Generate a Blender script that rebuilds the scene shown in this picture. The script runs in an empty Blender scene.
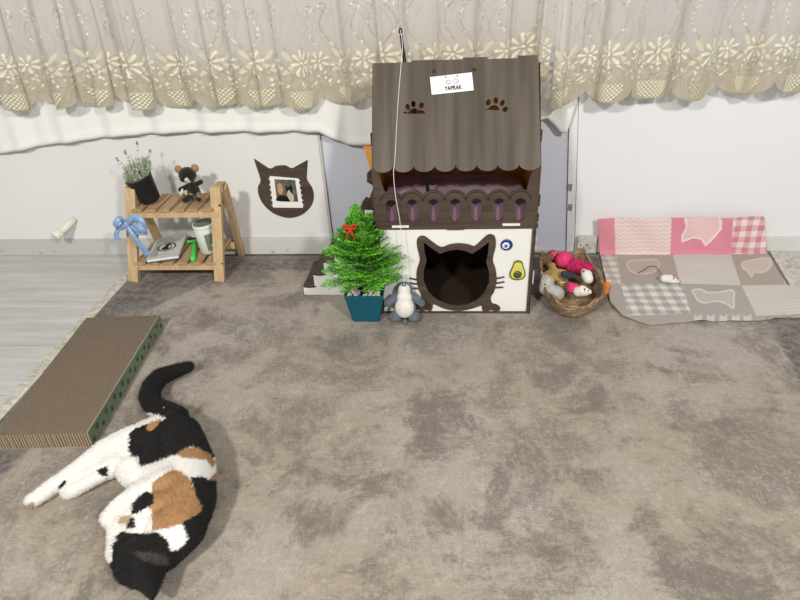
import bpy, bmesh, math, random
import numpy as np
from mathutils import Vector, Matrix, noise
random.seed(7); rng = np.random.default_rng(7)
PI = math.pi
S = bpy.context.scene
COL = S.collection

# ------------------------------------------------------------------ camera
F, H = 620.0, 1.1
CAMR = (Matrix.Rotation(math.radians(5), 3, 'Z') @ Matrix.Rotation(math.radians(59), 3, 'X')
        @ Matrix.Rotation(math.radians(-2.6), 3, 'Z'))
CAMP = Vector((0, 0, H))
cam = bpy.data.cameras.new('camera'); cam_o = bpy.data.objects.new('camera', cam); COL.objects.link(cam_o)
cam.sensor_width = 36; cam.lens = 36 * F / 800; cam.clip_start = 0.02
cam_o.matrix_world = Matrix.Translation(CAMP) @ CAMR.to_4x4()
S.camera = cam_o

def ray(x, y): return CAMR @ Vector((x - 400, 300 - y, -F))
def G(x, y, z=0.0):                       # point of a horizontal plane
    d = ray(x, y); return CAMP + d * ((z - CAMP.z) / d.z)
def W(x, y, Y):                           # point of a wall-parallel plane
    d = ray(x, y); return CAMP + d * ((Y - CAMP.y) / d.y)
CAMN = np.array(CAMR)
def PXA(V):                               # (n,3) -> (n,2)
    v = (V - np.array([0, 0, H])) @ CAMN
    return np.stack([400 + F * v[:, 0] / -v[:, 2], 300 - F * v[:, 1] / -v[:, 2]], 1)

# ------------------------------------------------------------------ materials
def new_mat(name):
    m = bpy.data.materials.new(name); m.use_nodes = True
    return m, m.node_tree, m.node_tree.nodes['Principled BSDF']
def node(nt, t, **k):
    n = nt.nodes.new(t)
    for a, v in k.items():
        if a in n.inputs.keys(): n.inputs[a].default_value = v
        else: setattr(n, a, v)
    return n
def c4(c): return (c[0], c[1], c[2], 1)
def mat(name, col, rough=0.6, var=0.12, scale=30, bump=0.0, bscale=None, stretch=(1, 1, 1), metal=0, sheen=0, col2=None, spec=0.3, detail=5):
    m, nt, b = new_mat(name)
    tc = node(nt, 'ShaderNodeTexCoord'); mp = node(nt, 'ShaderNodeMapping'); mp.inputs['Scale'].default_value = stretch
    nt.links.new(tc.outputs['Object'], mp.inputs['Vector'])
    nz = node(nt, 'ShaderNodeTexNoise', Scale=scale, Detail=detail); nt.links.new(mp.outputs[0], nz.inputs['Vector'])
    r = node(nt, 'ShaderNodeValToRGB'); e = r.color_ramp.elements
    e[0].position = .3; e[1].position = .7
    if col2 is None: col2 = [c * (1 - 2 * var) for c in col]
    e[0].color = c4(col2); e[1].color = c4([min(1, c * (1 + var)) for c in col])
    nt.links.new(nz.outputs[0], r.inputs[0]); nt.links.new(r.outputs[0], b.inputs['Base Color'])
    b.inputs['Roughness'].default_value = rough; b.inputs['Metallic'].default_value = metal
    b.inputs['Specular IOR Level'].default_value = spec
    if sheen: b.inputs['Sheen Weight'].default_value = sheen
    if bump:
        n2 = node(nt, 'ShaderNodeTexNoise', Scale=bscale or scale * 3, Detail=4); nt.links.new(mp.outputs[0], n2.inputs['Vector'])
        bp = node(nt, 'ShaderNodeBump', Strength=bump, Distance=.002); nt.links.new(n2.outputs[0], bp.inputs['Height']); nt.links.new(bp.outputs[0], b.inputs['Normal'])
    return m
def attr_mat(name, rough=.8, bump=0, bscale=300, sheen=0, spec=.2):
    m, nt, b = new_mat(name)
    a = node(nt, 'ShaderNodeAttribute', attribute_name='tint'); nt.links.new(a.outputs['Color'], b.inputs['Base Color'])
    b.inputs['Roughness'].default_value = rough; b.inputs['Specular IOR Level'].default_value = spec
    if sheen: b.inputs['Sheen Weight'].default_value = sheen
    if bump:
        tc = node(nt, 'ShaderNodeTexCoord'); n2 = node(nt, 'ShaderNodeTexNoise', Scale=bscale, Detail=3)
        nt.links.new(tc.outputs['Object'], n2.inputs['Vector'])
        bp = node(nt, 'ShaderNodeBump', Strength=bump, Distance=.003); nt.links.new(n2.outputs[0], bp.inputs['Height']); nt.links.new(bp.outputs[0], b.inputs['Normal'])
    return m

M = {}
M['pine'] = mat('pine', (.60, .44, .25), .55, .10, 12, .15, 60, (6, 6, .7), col2=(.50, .34, .18))
M['pine_slat'] = mat('pine_slat', (.46, .31, .17), .6, .1, 14, .15, 60, (6, .8, 6), col2=(.36, .23, .12))
M['veneer'] = mat('veneer', (.112, .090, .069), .5, .1, 5, .05, 60, (7, .45, .45), col2=(.060, .048, .037), detail=12)
M['veneer_dark'] = mat('veneer_dark', (.085, .062, .045), .5, .1, 9, .05, 60, (.5, 5, 7), col2=(.050, .035, .025), detail=8)
M['edge'] = mat('burnt_edge', (.018, .012, .009), .7, .1)
M['raw'] = mat('raw_board', (.88, .40, .11), .7, .08, 20)
M['inner'] = mat('inner_shade_board', (.035, .022, .015), .6, .1, 10, 0, None, (1, 1, 12))  # near-black colour stands for the shade inside the lower room
M['white_board'] = mat('white_board', (.80, .79, .75), .4, .02, 6)
M['clip'] = mat('clip_plastic', (.8, .78, .72), .4, .02)
M['card'] = mat('white_card', (.85, .85, .83), .4, .01)
M['black'] = mat('black', (.012, .012, .012), .5, .05)
M['black_pot'] = mat('black_pot', (.018, .019, .021), .55, .1)
M['teal'] = mat('teal_pot', (.006, .095, .14), .4, .05, 10)
M['pebble'] = mat('pebble', (.7, .66, .58), .7, .2, 200)
M['soil'] = mat('soil', (.05, .04, .03), .9, .3, 200, 1)
M['purple'] = mat('purple_plush', (.19, .105, .140), .8, .1, 15, .4, 200, sheen=.3)
M['string'] = mat('string', (.75, .73, .68), .7, .05)
M['steel'] = mat('steel', (.4, .4, .4), .3, .05, metal=1)
M['blue_satin'] = mat('blue_satin', (.25, .42, .68), .3, .08, 30, sheen=.3, spec=.6)
M['lime'] = mat('lime_plastic', (.08, .68, .09), .35, .03)
M['cup'] = mat('cup_white', (.78, .80, .76), .35, .02)
M['cup_label'] = mat('cup_label', (.16, .24, .15), .45, .05)
M['cup_lid'] = mat('cup_lid', (.20, .23, .18), .45, .1, 60)
M['grey_plush'] = mat('grey_plush', (.115, .145, .180), .9, .12, 60, .6, 400, sheen=.3)
M['white_plush'] = mat('white_plush', (.80, .78, .72), .9, .06, 60, .8, 400, sheen=.3)
M['wicker'] = mat('wicker', (.30, .21, .12), .7, .3, 60, .5, 200, col2=(.15, .095, .05))
M['hot_pink'] = mat('hot_pink', (.80, .05, .19), .6, .12, 90, .5, 200)
M['coral_pink'] = mat('coral_pink', (.85, .17, .24), .55, .05)
M['crimson'] = mat('crimson_yarn', (.62, .03, .13), .9, .3, 120, 1, 220)
M['mustard'] = mat('mustard_plush', (.40, .26, .06), .9, .1, 60, .5, 300, sheen=.3)
M['charcoal'] = mat('charcoal_plush', (.045, .05, .06), .9, .1, 60, .5, 300)
M['fluff'] = mat('grey_fluff', (.58, .57, .53), .95, .1, 80, 1, 300, sheen=.5)
M['orange'] = mat('orange_foam', (.85, .22, .015), .7, .08, 60)
M['red'] = mat('red', (.60, .03, .02), .5, .1)
M['avo_skin'] = mat('avocado_skin', (.10, .17, .02), .4, .1)
M['avo_flesh'] = mat('avocado_flesh', (.68, .62, .14), .4, .05)
M['avo_pit'] = mat('avocado_pit', (.10, .10, .035), .35, .1)
M['eye_blue'] = mat('eye_blue', (.01, .03, .16), .15, .02, spec=.6)
M['eye_pale'] = mat('eye_pale', (.35, .60, .78), .15, .02, spec=.6)
M['kraft_top'] = mat('corrugated_top', (.215, .160, .105), .85, .12, 25, .9, 320, (1.3, .5, 1), col2=(.145, .105, .068))
M['green_card'] = mat('green_card', (.175, .225, .145), .6, .05, 20)
M['green_print'] = mat('green_print', (.022, .045, .022), .6, .05)
M['kraft_edge'] = mat('kraft_edge', (.42, .34, .23), .8, .1)
M['knob'] = mat('knob_white', (.78, .77, .66), .4, .03)
M['screw'] = mat('screw', (.05, .04, .03), .5, .1, metal=.5)
M['outlet'] = mat('aged_paint', (.55, .54, .48), .6, .15, 40)
M['hinge'] = mat('hinge_metal', (.45, .45, .44), .45, .2, 80, metal=.6)

# ------------------------------------------------------------------ mesh helpers
def tag(o, label=None, cat=None, group=None, kind=None):
    if label: o['label'] = label
    if cat: o['category'] = cat
    if group: o['group'] = group
    if kind: o['kind'] = kind
    return o
def empty(name, loc, label, cat, group=None):
    o = bpy.data.objects.new(name, None); o.empty_display_size = .03; COL.objects.link(o); o.location = loc
    return tag(o, label, cat, group)
def link_mesh(name, me, mats, parent=None, smooth=False):
    o = bpy.data.objects.new(name, me); COL.objects.link(o)
    if not isinstance(mats, (list, tuple)): mats = [mats]
    for m in mats: me.materials.append(M[m] if isinstance(m, str) else m)
    if smooth: me.polygons.foreach_set('use_smooth', [True] * len(me.polygons))
    if parent is not None: attach(o, parent)
    return o
def wloc(o):
    v = Vector(o.location); p = o.parent
    while p is not None: v += Vector(p.location); p = p.parent
    return v
def attach(o, p):                         # meshes are written in world coordinates; move them into the parent's frame
    o.parent = p
    off = wloc(p)
    o.data.transform(Matrix.Translation(-off)); 
def recentre(o):
    """put a top-level mesh's origin at its base centre"""
    n = len(o.data.vertices); co = np.empty(n * 3); o.data.vertices.foreach_get('co', co); co = co.reshape(-1, 3)
    c = Vector(((co[:, 0].min() + co[:, 0].max()) / 2, (co[:, 1].min() + co[:, 1].max()) / 2, co[:, 2].min()))
    o.data.transform(Matrix.Translation(-c)); o.location = c
    return o
def obj(name, bm, mats, parent=None, smooth=False):
    me = bpy.data.meshes.new(name); bm.to_mesh(me); bm.free()
    o = link_mesh(name, me, mats, parent, smooth)
    if parent is None: recentre(o)
    return o
def BM(): return bmesh.new()
def setmi(faces, mi):
    for f in faces: f.material_index = mi
def box(bm, lo, hi, bev=0.0, mtx=None, mi=0):
    t = bmesh.new(); bmesh.ops.create_cube(t, size=1)
    for v in t.verts: v.co = Vector([(lo[i] + hi[i]) / 2 + v.co[i] * (hi[i] - lo[i]) for i in range(3)])
    if bev: bmesh.ops.bevel(t, geom=t.edges[:], offset=bev, segments=2, affect='EDGES', profile=.6)
    merge(bm, t, mtx, mi)
def merge(bm, t, mtx=None, mi=0):
    if mtx is not None: t.transform(mtx)
    setmi(t.faces, mi)
    me = bpy.data.meshes.new('t'); t.to_mesh(me); t.free(); bm.from_mesh(me); bpy.data.meshes.remove(me)
def sweep(bm, a, b, w, d, bev=.001, up=Vector((0, 1, 0)), mi=0):    # a rectangular bar from a to b
    a, b = Vector(a), Vector(b); z = (b - a); L = z.length; z.normalize()
    x = up.cross(z).normalized(); y = z.cross(x)
    mt = Matrix((x, y, z)).transposed().to_4x4(); mt.translation = a
    box(bm, (-w / 2, -d / 2, 0), (w / 2, d / 2, L), bev, mt, mi)
def tube(bm, pts, rad, seg=8, mi=0, cap=True):
    pts = [Vector(p) for p in pts]; n = len(pts)
    if not isinstance(rad, (list, tuple)): rad = [rad] * n
    rings = []; prev = None
    for i, p in enumerate(pts):
        t = (pts[min(i + 1, n - 1)] - pts[max(i - 1, 0)]).normalized()
        if prev is None: x = t.orthogonal().normalized()
        else:
            x = prev - t * prev.dot(t); x = x.normalized() if x.length > 1e-6 else t.orthogonal().normalized()
        prev = x; y = t.cross(x)
        rings.append([bm.verts.new(p + (x * math.cos(2 * PI * k / seg) + y * math.sin(2 * PI * k / seg)) * rad[i]) for k in range(seg)])
    for i in range(n - 1):
        for k in range(seg):
            f = bm.faces.new((rings[i][k], rings[i][(k + 1) % seg], rings[i + 1][(k + 1) % seg], rings[i + 1][k])); f.material_index = mi
    if cap:
        bm.faces.new(rings[0][::-1]).material_index = mi; bm.faces.new(rings[-1]).material_index = mi
RS = 1.0
def ball(bm, c, r, sub=3, scale=(1, 1, 1), rot=None, mi=0, jit=0):
    r = r * RS
    t = bmesh.new(); bmesh.ops.create_icosphere(t, subdivisions=sub, radius=1)
    for v in t.verts:
        k = 1 + (noise.noise(v.co * 2.3 + Vector(c) * 40) * jit if jit else 0)
        v.co = Vector((v.co.x * r * scale[0], v.co.y * r * scale[1], v.co.z * r * scale[2])) * k
    mt = (rot.to_4x4() if rot else Matrix.Identity(4)); mt = Matrix.Translation(Vector(c)) @ mt
    merge(bm, t, mt, mi)
def lathe(bm, prof, seg=32, mtx=None, mi=0, caps=True):
    t = bmesh.new(); rings = []
    for r, z in prof: rings.append([t.verts.new((r * math.cos(2 * PI * k / seg), r * math.sin(2 * PI * k / seg), z)) for k in range(seg)])
    for i in range(len(rings) - 1):
        for k in range(seg): t.faces.new((rings[i][k], rings[i][(k + 1) % seg], rings[i + 1][(k + 1) % seg], rings[i + 1][k]))
    if caps: t.faces.new(rings[0][::-1]); t.faces.new(rings[-1])
    merge(bm, t, mtx, mi)
def smooth_closed(pts, n=6):
    """Catmull-Rom through a closed 2-D outline"""
    out = []; N = len(pts)
    for i in range(N):
        p0, p1, p2, p3 = [Vector(pts[(i + j - 1) % N]) for j in range(4)]
        for k in range(n):
            t = k / n
            out.append(tuple(.5 * ((2 * p1) + (-p0 + p2) * t + (2 * p0 - 5 * p1 + 4 * p2 - p3) * t * t + (-p0 + 3 * p1 - 3 * p2 + p3) * t ** 3)))
    return out
def smooth_open(pts, n=6):
    out = []; N = len(pts)
    for i in range(N - 1):
        p0, p1, p2, p3 = [Vector(pts[min(max(i + j - 1, 0), N - 1)]) for j in range(4)]
        for k in range(n):
            t = k / n
            out.append(.5 * ((2 * p1) + (-p0 + p2) * t + (2 * p0 - 5 * p1 + 4 * p2 - p3) * t * t + (-p0 + 3 * p1 - 3 * p2 + p3) * t ** 3))
    out.append(Vector(pts[-1])); return out
def plate_mesh(loops, thick, bev=0.0):
    """filled 2-D outline with holes, centred thickness, as mesh data in local XY (Z = thickness)"""
    cu = bpy.data.curves.new('c', 'CURVE'); cu.dimensions = '2D'; cu.fill_mode = 'BOTH'; cu.extrude = thick / 2
    if bev: cu.bevel_depth = bev; cu.offset = -bev
    for lp in loops:
        s = cu.splines.new('POLY'); s.points.add(len(lp) - 1); s.use_cyclic_u = True
        for p, q in zip(s.points, lp): p.co = (q[0], q[1], 0, 1)
    o = bpy.data.objects.new('c', cu); COL.objects.link(o)
    dg = bpy.context.evaluated_depsgraph_get(); me = bpy.data.meshes.new_from_object(o.evaluated_get(dg))
    bpy.data.objects.remove(o); bpy.data.curves.remove(cu)
    return me
def plate(bm, loops, thick, mtx, mi=0, edge_mi=None, bev=0.0):
    me = plate_mesh(loops, thick, bev); t = bmesh.new(); t.from_mesh(me); bpy.data.meshes.remove(me)
    bmesh.ops.remove_doubles(t, verts=t.verts, dist=1e-6); bmesh.ops.recalc_face_normals(t, faces=t.faces)
    for f in t.faces: f.material_index = mi if abs(f.normal.z) > .5 or edge_mi is None else edge_mi
    t.transform(mtx)
    me2 = bpy.data.meshes.new('t'); t.to_mesh(me2); t.free(); bm.from_mesh(me2); bpy.data.meshes.remove(me2)
def frame_y(Y):   # local (x, y, z) -> world (x, Y - z, y): a plate standing parallel to the wall
    return Matrix(((1, 0, 0, 0), (0, 0, -1, Y), (0, 1, 0, 0), (0, 0, 0, 1)))
def tr(px, Y): return [(W(x, y, Y).x, W(x, y, Y).z) for x, y in px]
def circ(c, r, n=24, ry=None): return [(c[0] + r * math.cos(2 * PI * k / n), c[1] + (ry or r) * math.sin(2 * PI * k / n)) for k in range(n)]

def set_tint(me, cols, name='tint'):
    a = me.color_attributes.new(name, 'FLOAT_COLOR', 'POINT')
    c = np.ones((len(me.vertices), 4), dtype=np.float32); c[:, :3] = cols; a.data.foreach_set('color', c.ravel())
def grid_mesh(name, P):       # P (ny, nx, 3)
    ny, nx = P.shape[:2]; me = bpy.data.meshes.new(name)
    me.vertices.add(nx * ny); me.vertices.foreach_set('co', P.reshape(-1).astype(np.float32))
    i = np.arange(nx * ny).reshape(ny, nx)
    q = np.stack([i[:-1, :-1], i[:-1, 1:], i[1:, 1:], i[1:, :-1]], -1).reshape(-1, 4)
    me.loops.add(q.size); me.loops.foreach_set('vertex_index', q.ravel().astype(np.int32))
    me.polygons.add(len(q)); me.polygons.foreach_set('loop_start', np.arange(0, q.size, 4, dtype=np.int32))
    me.update(calc_edges=True); return me
def inpoly(P, poly):
    x, y = P[:, 0], P[:, 1]; r = np.zeros(len(P), bool); n = len(poly)
    for i in range(n):
        x1, y1 = poly[i]; x2, y2 = poly[(i + 1) % n]
        if y1 == y2: continue
        c = ((y1 > y) != (y2 > y)) & (x < (x2 - x1) * (y - y1) / (y2 - y1) + x1); r ^= c
    return r
def segdist(U, V, pts):
    d = np.full(U.shape, 9.0)
    for (x1, y1), (x2, y2) in zip(pts[:-1], pts[1:]):
        dx, dy = x2 - x1, y2 - y1; L = dx * dx + dy * dy + 1e-12
        t = np.clip(((U - x1) * dx + (V - y1) * dy) / L, 0, 1); d = np.minimum(d, np.hypot(U - x1 - t * dx, V - y1 - t * dy))
    return d
def remesh_obj(name, bm, mats, parent, voxel, iters=4, fac=.6):
    me = bpy.data.meshes.new(name); bm.to_mesh(me); bm.free()
    o = bpy.data.objects.new(name, me); COL.objects.link(o)
    m = o.modifiers.new('r', 'REMESH'); m.mode = 'VOXEL'; m.voxel_size = voxel
    s = o.modifiers.new('s', 'SMOOTH'); s.iterations = iters; s.factor = fac
    dg = bpy.context.evaluated_depsgraph_get(); me2 = bpy.data.meshes.new_from_object(o.evaluated_get(dg))
    bpy.data.objects.remove(o); bpy.data.meshes.remove(me); me2.name = name
    me2.materials.clear()
    o = link_mesh(name, me2, mats, parent, True)
    if parent is None: recentre(o)
    return o
def capsule(bm, a, b, ra, rb):
    a, b = Vector(a), Vector(b); n = max(2, int((b - a).length / (min(ra, rb) * .35)) + 1)
    for i in range(n + 1):
        t = i / n; ball(bm, a.lerp(b, t), ra + (rb - ra) * t, 2)
def fur(name, host, parent, count, length, width, colfn, mtl, flow=None, sink=.3):
    """short strands, one slim triangle each, growing out of a host mesh"""
    me = host.data; me.calc_loop_triangles(); off = np.array(wloc(host))
    n = len(me.vertices); co = np.empty(n * 3); me.vertices.foreach_get('co', co); co = co.reshape(-1, 3) + off
    nr = np.empty(n * 3); me.vertices.foreach_get('normal', nr); nr = nr.reshape(-1, 3)
    t = np.empty(len(me.loop_triangles) * 3, dtype=np.int32); me.loop_triangles.foreach_get('vertices', t); t = t.reshape(-1, 3)
    A = np.linalg.norm(np.cross(co[t[:, 1]] - co[t[:, 0]], co[t[:, 2]] - co[t[:, 0]]), axis=1)
    k = rng.choice(len(t), count, p=A / A.sum()); r1, r2 = rng.random(count), rng.random(count); s = r1 + r2 > 1; r1[s] = 1 - r1[s]; r2[s] = 1 - r2[s]
    T = t[k]; w = np.stack([1 - r1 - r2, r1, r2], 1)[:, :, None]
    P = (co[T] * w).sum(1); N = (nr[T] * w).sum(1); N /= np.linalg.norm(N, axis=1)[:, None] + 1e-9
    fl = flow(P) if flow else np.zeros_like(P)
    D = N * .55 + fl * .8 + rng.normal(0, .22, P.shape); D /= np.linalg.norm(D, axis=1)[:, None]
    L = length * rng.uniform(.6, 1.25, count)[:, None]
    sd = np.cross(D, rng.normal(0, 1, P.shape)); sd /= np.linalg.norm(sd, axis=1)[:, None]
    base = P - N * length * sink * .3
    tip = base + D * L; tip[:, 2] = np.maximum(tip[:, 2], .0015)
    V = np.stack([base - sd * width, base + sd * width, tip], 1).reshape(-1, 3)
    C = np.repeat(colfn(P) * rng.uniform(.88, 1.1, count)[:, None], 3, 0)
    m = bpy.data.meshes.new(name); m.vertices.add(len(V)); m.vertices.foreach_set('co', V.astype(np.float32).ravel())
    m.loops.add(len(V)); m.loops.foreach_set('vertex_index', np.arange(len(V), dtype=np.int32))
    m.polygons.add(count); m.polygons.foreach_set('loop_start', np.arange(0, len(V), 3, dtype=np.int32)); m.update(calc_edges=True)
    set_tint(m, np.clip(C, 0, 1))
    o = link_mesh(name, m, mtl, parent); o['kind'] = 'stuff'; return o
# ================================================================== THE SETTING
def wall_mat(name, col, amt=.03, dirt=(.55, .53, .48), lo=.60):
    m, nt, b = new_mat(name)
    tc = node(nt, 'ShaderNodeTexCoord')
    n1 = node(nt, 'ShaderNodeTexNoise', Scale=2.2, Detail=6); n2 = node(nt, 'ShaderNodeTexNoise', Scale=26, Detail=8, Roughness=.7)
    nt.links.new(tc.outputs['Object'], n1.inputs['Vector']); nt.links.new(tc.outputs['Object'], n2.inputs['Vector'])
    r = node(nt, 'ShaderNodeValToRGB'); r.color_ramp.elements[0].color = c4([c * (1 - amt) for c in col]); r.color_ramp.elements[1].color = c4(col)
    r.color_ramp.elements[0].position = .35; r.color_ramp.elements[1].position = .65
    nt.links.new(n1.outputs[0], r.inputs[0])
    r2 = node(nt, 'ShaderNodeValToRGB'); r2.color_ramp.elements[0].position = lo; r2.color_ramp.elements[1].position = lo + .12
    r2.color_ramp.elements[0].color = (0, 0, 0, 1)
    nt.links.new(n2.outputs[0], r2.inputs[0])
    mx = node(nt, 'ShaderNodeMixRGB'); mx.inputs[2].default_value = c4(dirt)
    nt.links.new(r2.outputs[0], mx.inputs[0]); nt.links.new(r.outputs[0], mx.inputs[1]); nt.links.new(mx.outputs[0], b.inputs['Base Color'])
    b.inputs['Roughness'].default_value = .75; b.inputs['Specular IOR Level'].default_value = .2
    bp = node(nt, 'ShaderNodeBump', Strength=.15, Distance=.002); nt.links.new(n2.outputs[0], bp.inputs['Height']); nt.links.new(bp.outputs[0], b.inputs['Normal'])
    return m
M['wall_warm'] = wall_mat('wall_warm', (.76, .755, .74), .04, (.6, .58, .53), .66)
M['wall_right'] = wall_mat('wall_right', (.77, .77, .775), .03, (.6, .6, .58), .7)
M['wall_cool'] = wall_mat('wall_cool', (.66, .68, .76), .05, (.5, .5, .52), .64)
M['base_paint'] = wall_mat('base_paint', (.56, .555, .53), .12, (.30, .28, .25), .60)
M['base_paint_pale'] = wall_mat('base_paint_pale', (.68, .67, .63), .10, (.26, .23, .19), .60)

def st(name, bm, m, parent=None):
    o = obj(name, bm, m, parent)
    if parent is None: o['kind'] = 'structure'
    return o
b = BM(); box(b, (-3.0, 2.2, 0), (3.0, 2.32, 2.6)); st('wall_back', b, 'wall_cool')
# the boarded wall faces either side of the pale blue middle bay
b = BM()
lx = [W(318.8, 140, 2.186), W(331.5, 240, 2.186)]
sl = (lx[1].x - lx[0].x) / (lx[1].z - lx[0].z)
def xl(z): return lx[0].x + sl * (z - lx[0].z)
plate(b, [[(-3, .0), (xl(0), .0), (xl(1.2), 1.2), (xl(1.2), 2.6), (-3, 2.6)]], .014, frame_y(2.193)); st('wall_left', b, 'wall_warm')
rx = [W(578, 138, 2.186), W(575, 239, 2.186)]; sr = (rx[1].x - rx[0].x) / (rx[1].z - rx[0].z)
def xr(z): return rx[0].x + sr * (z - rx[0].z)
b = BM()
plate(b, [[(xr(0), 0), (3, 0), (3, 2.6), (xr(1.2), 2.6), (xr(1.2), 1.2)]], .014, frame_y(2.193)); st('wall_right', b, 'wall_right')
# seams: a slim stained strip on the left edge, a slim filler strip with two hinges on the right
M['stain_strip'] = wall_mat('stain_strip', (.64, .62, .56), .15, (.38, .33, .25), .54)
b = BM(); plate(b, [[(xl(0) - .004, 0), (xl(0) + .005, 0), (xl(.8) + .005, .8), (xl(.8) - .004, .8)]], .006, frame_y(2.189)); st('trim_1', b, 'stain_strip')
b = BM(); plate(b, [[(xr(0) - .030, 0), (xr(0) - .0012, 0), (xr(.8) - .0012, .8), (xr(.8) - .030, .8)]], .010, frame_y(2.195)); t2 = st('trim_2', b, 'wall_right')
for yy in (187, 207):
    p = W(570, yy, 2.188); b = BM(); box(b, (p.x - .006, 2.184, p.z - .012), (p.x + .004, 2.190, p.z + .012), .001)
    tube(b, [(p.x + .004, 2.184, p.z - .012), (p.x + .004, 2.184, p.z + .012)], .003, 8); obj('hinge', b, 'hinge', t2)
b = BM(); box(b, (-3, 2.180, 0), (xl(0) + .002, 2.187, .072), .002); st('baseboard_left', b, 'base_paint')
b = BM(); box(b, (xr(0) + .004, 2.176, 0), (3, 2.186, .060), .002); st('baseboard_right', b, 'base_paint_pale')
b = BM(); box(b, (-1.05, 2.1745, .0), (xl(0) - .002, 2.1795, .070), .0015); o = st('trim_3', b, 'base_paint_pale')
# small aged cover plate on the right baseboard
p0, p1 = W(578, 236, 2.17), W(594, 253, 2.17)
b = BM(); box(b, (p0.x, 2.160, .004), (p1.x + .004, 2.176, p0.z), .002)
for k in range(4):
    tube(b, [(p0.x + .012 + .012 * k, 2.1605, .040 - .012 * (k % 2)), (p0.x + .012 + .012 * k, 2.1590, .040 - .012 * (k % 2))], .0028, 10, mi=1)
tag(obj('cable_cover', b, ['outlet', 'edge']), 'small aged white cover plate on the right baseboard behind the basket', 'cover plate')

# plank floor
M['plank'] = None
m, nt, bs = new_mat('painted_plank')
tc = node(nt, 'ShaderNodeTexCoord'); mp = node(nt, 'ShaderNodeMapping'); mp.inputs['Scale'].default_value = (.8, 9, 9)
nt.links.new(tc.outputs['Object'], mp.inputs['Vector'])
n1 = node(nt, 'ShaderNodeTexNoise', Scale=3.5, Detail=8, Roughness=.65); nt.links.new(mp.outputs[0], n1.inputs['Vector'])
r = node(nt, 'ShaderNodeValToRGB'); r.color_ramp.elements[0].position = .3; r.color_ramp.elements[1].position = .68
r.color_ramp.elements[0].color = (.42, .42, .40, 1); r.color_ramp.elements[1].color = (.60, .60, .575, 1)
nt.links.new(n1.outputs[0], r.inputs[0]); nt.links.new(r.outputs[0], bs.inputs['Base Color']); bs.inputs['Roughness'].default_value = .5
bp = node(nt, 'ShaderNodeBump', Strength=.2, Distance=.002); nt.links.new(n1.outputs[0], bp.inputs['Height']); nt.links.new(bp.outputs[0], bs.inputs['Normal'])
M['plank'] = m
b = BM(); ys = [-1.6, -1.38, -1.16, -.94, -.72, -.5, -.28, -.06, .16, .38, .6, .83, 1.06, 1.30, 1.545, 1.765, 2.01, 2.21]
for i in range(len(ys) - 1):
    cuts = [-3.0] + [[-2.2, .4], [-2.5, .9], [-1.95, .2], [-2.3, 1.2]][i % 4] + [3.0]
    for a, c in zip(cuts[:-1], cuts[1:]): box(b, (a + .0012, ys[i] + .002, -.02), (c - .0012, ys[i + 1] - .002, 0), .0012)
box(b, (-3, -1.6, -.04), (3, 2.2, -.012), mi=1)
st('floor', b, ['plank', 'edge'])

# ================================================================== RUG
m, nt, bs = new_mat('rug_pile'); L = nt.links.new
tc = node(nt, 'ShaderNodeNewGeometry'); pos = tc.outputs['Position']
def nz(scale, detail=6, rough=.6, dist=0, stretch=None):
    n = node(nt, 'ShaderNodeTexNoise', Scale=scale, Detail=detail, Roughness=rough, Distortion=dist)
    if stretch:
        mp = node(nt, 'ShaderNodeMapping'); mp.inputs['Scale'].default_value = stretch[:3]
        mp.inputs['Rotation'].default_value = (0, 0, stretch[3]); L(pos, mp.inputs['Vector']); L(mp.outputs[0], n.inputs['Vector'])
    else: L(pos, n.inputs['Vector'])
    return n.outputs[0]
def mth(op, a, b_=None, c_=None, clamp=False):
    n = node(nt, 'ShaderNodeMath', operation=op, use_clamp=clamp)
    for i, v in enumerate((a, b_, c_)):
        if v is None: continue
        if isinstance(v, (int, float)): n.inputs[i].default_value = v
        else: L(v, n.inputs[i])
    return n.outputs[0]
def ss(v, lo, hi, a=0.0, b_=1.0):
    n = node(nt, 'ShaderNodeMapRange', interpolation_type='SMOOTHSTEP'); L(v, n.inputs[0])
    for i, q in enumerate((lo, hi, a, b_)): n.inputs[i + 1].default_value = q
    return n.outputs[0]
def mixc(f, a, b_):
    n = node(nt, 'ShaderNodeMixRGB')
    for i, v in enumerate((f, a, b_)):
        if isinstance(v, (int, float)): n.inputs[i].default_value = v
        elif isinstance(v, tuple): n.inputs[i].default_value = c4(v)
        else: L(v, n.inputs[i])
    return n.outputs[0]
sp = node(nt, 'ShaderNodeSeparateXYZ'); L(pos, sp.inputs[0]); X, Y = sp.outputs[0], sp.outputs[1]
big = nz(1.5, 3); mid = nz(4.6, 9, .74, .4); fine = nz(42, 9, .85); grain = nz(210, 4, .9)
sx = nz(15, 10, .82, 1.0, (1, 3.2, 1, .5)); sy = nz(15, 10, .82, 1.0, (3.2, 1, 1, .25))
base = mixc(ss(big, .40, .60), (.385, .330, .252), (.430, .378, .325))
base = mixc(ss(mid, .36, .52), (.265, .225, .178), base); base = mixc(ss(mid, .53, .68), base, (.45, .405, .36))
# worn dark blotches carrying fine crackle
bl = ss(mid, .53, .35); bl2 = ss(nz(3.3, 8, .72, .3), .52, .36)
crk = mth('ADD', ss(mth('ABSOLUTE', mth('SUBTRACT', sx, .5)), .050, .0), ss(mth('ABSOLUTE', mth('SUBTRACT', sy, .5)), .045, .0))
wear = mth('MULTIPLY', mth('MAXIMUM', bl, bl2), mth('ADD', mth('ADD', .05, ss(fine, .49, .56)), mth('MULTIPLY', crk, 1.1)), clamp=True)
base = mixc(mth('MULTIPLY', wear, .66, clamp=True), base, (.115, .096, .085))
base = mixc(mth('MULTIPLY', crk, .24, clamp=True), base, (.19, .165, .14))
base = mixc(mth('MULTIPLY', ss(fine, .52, .62), .40), base, (.54, .49, .43))
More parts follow.
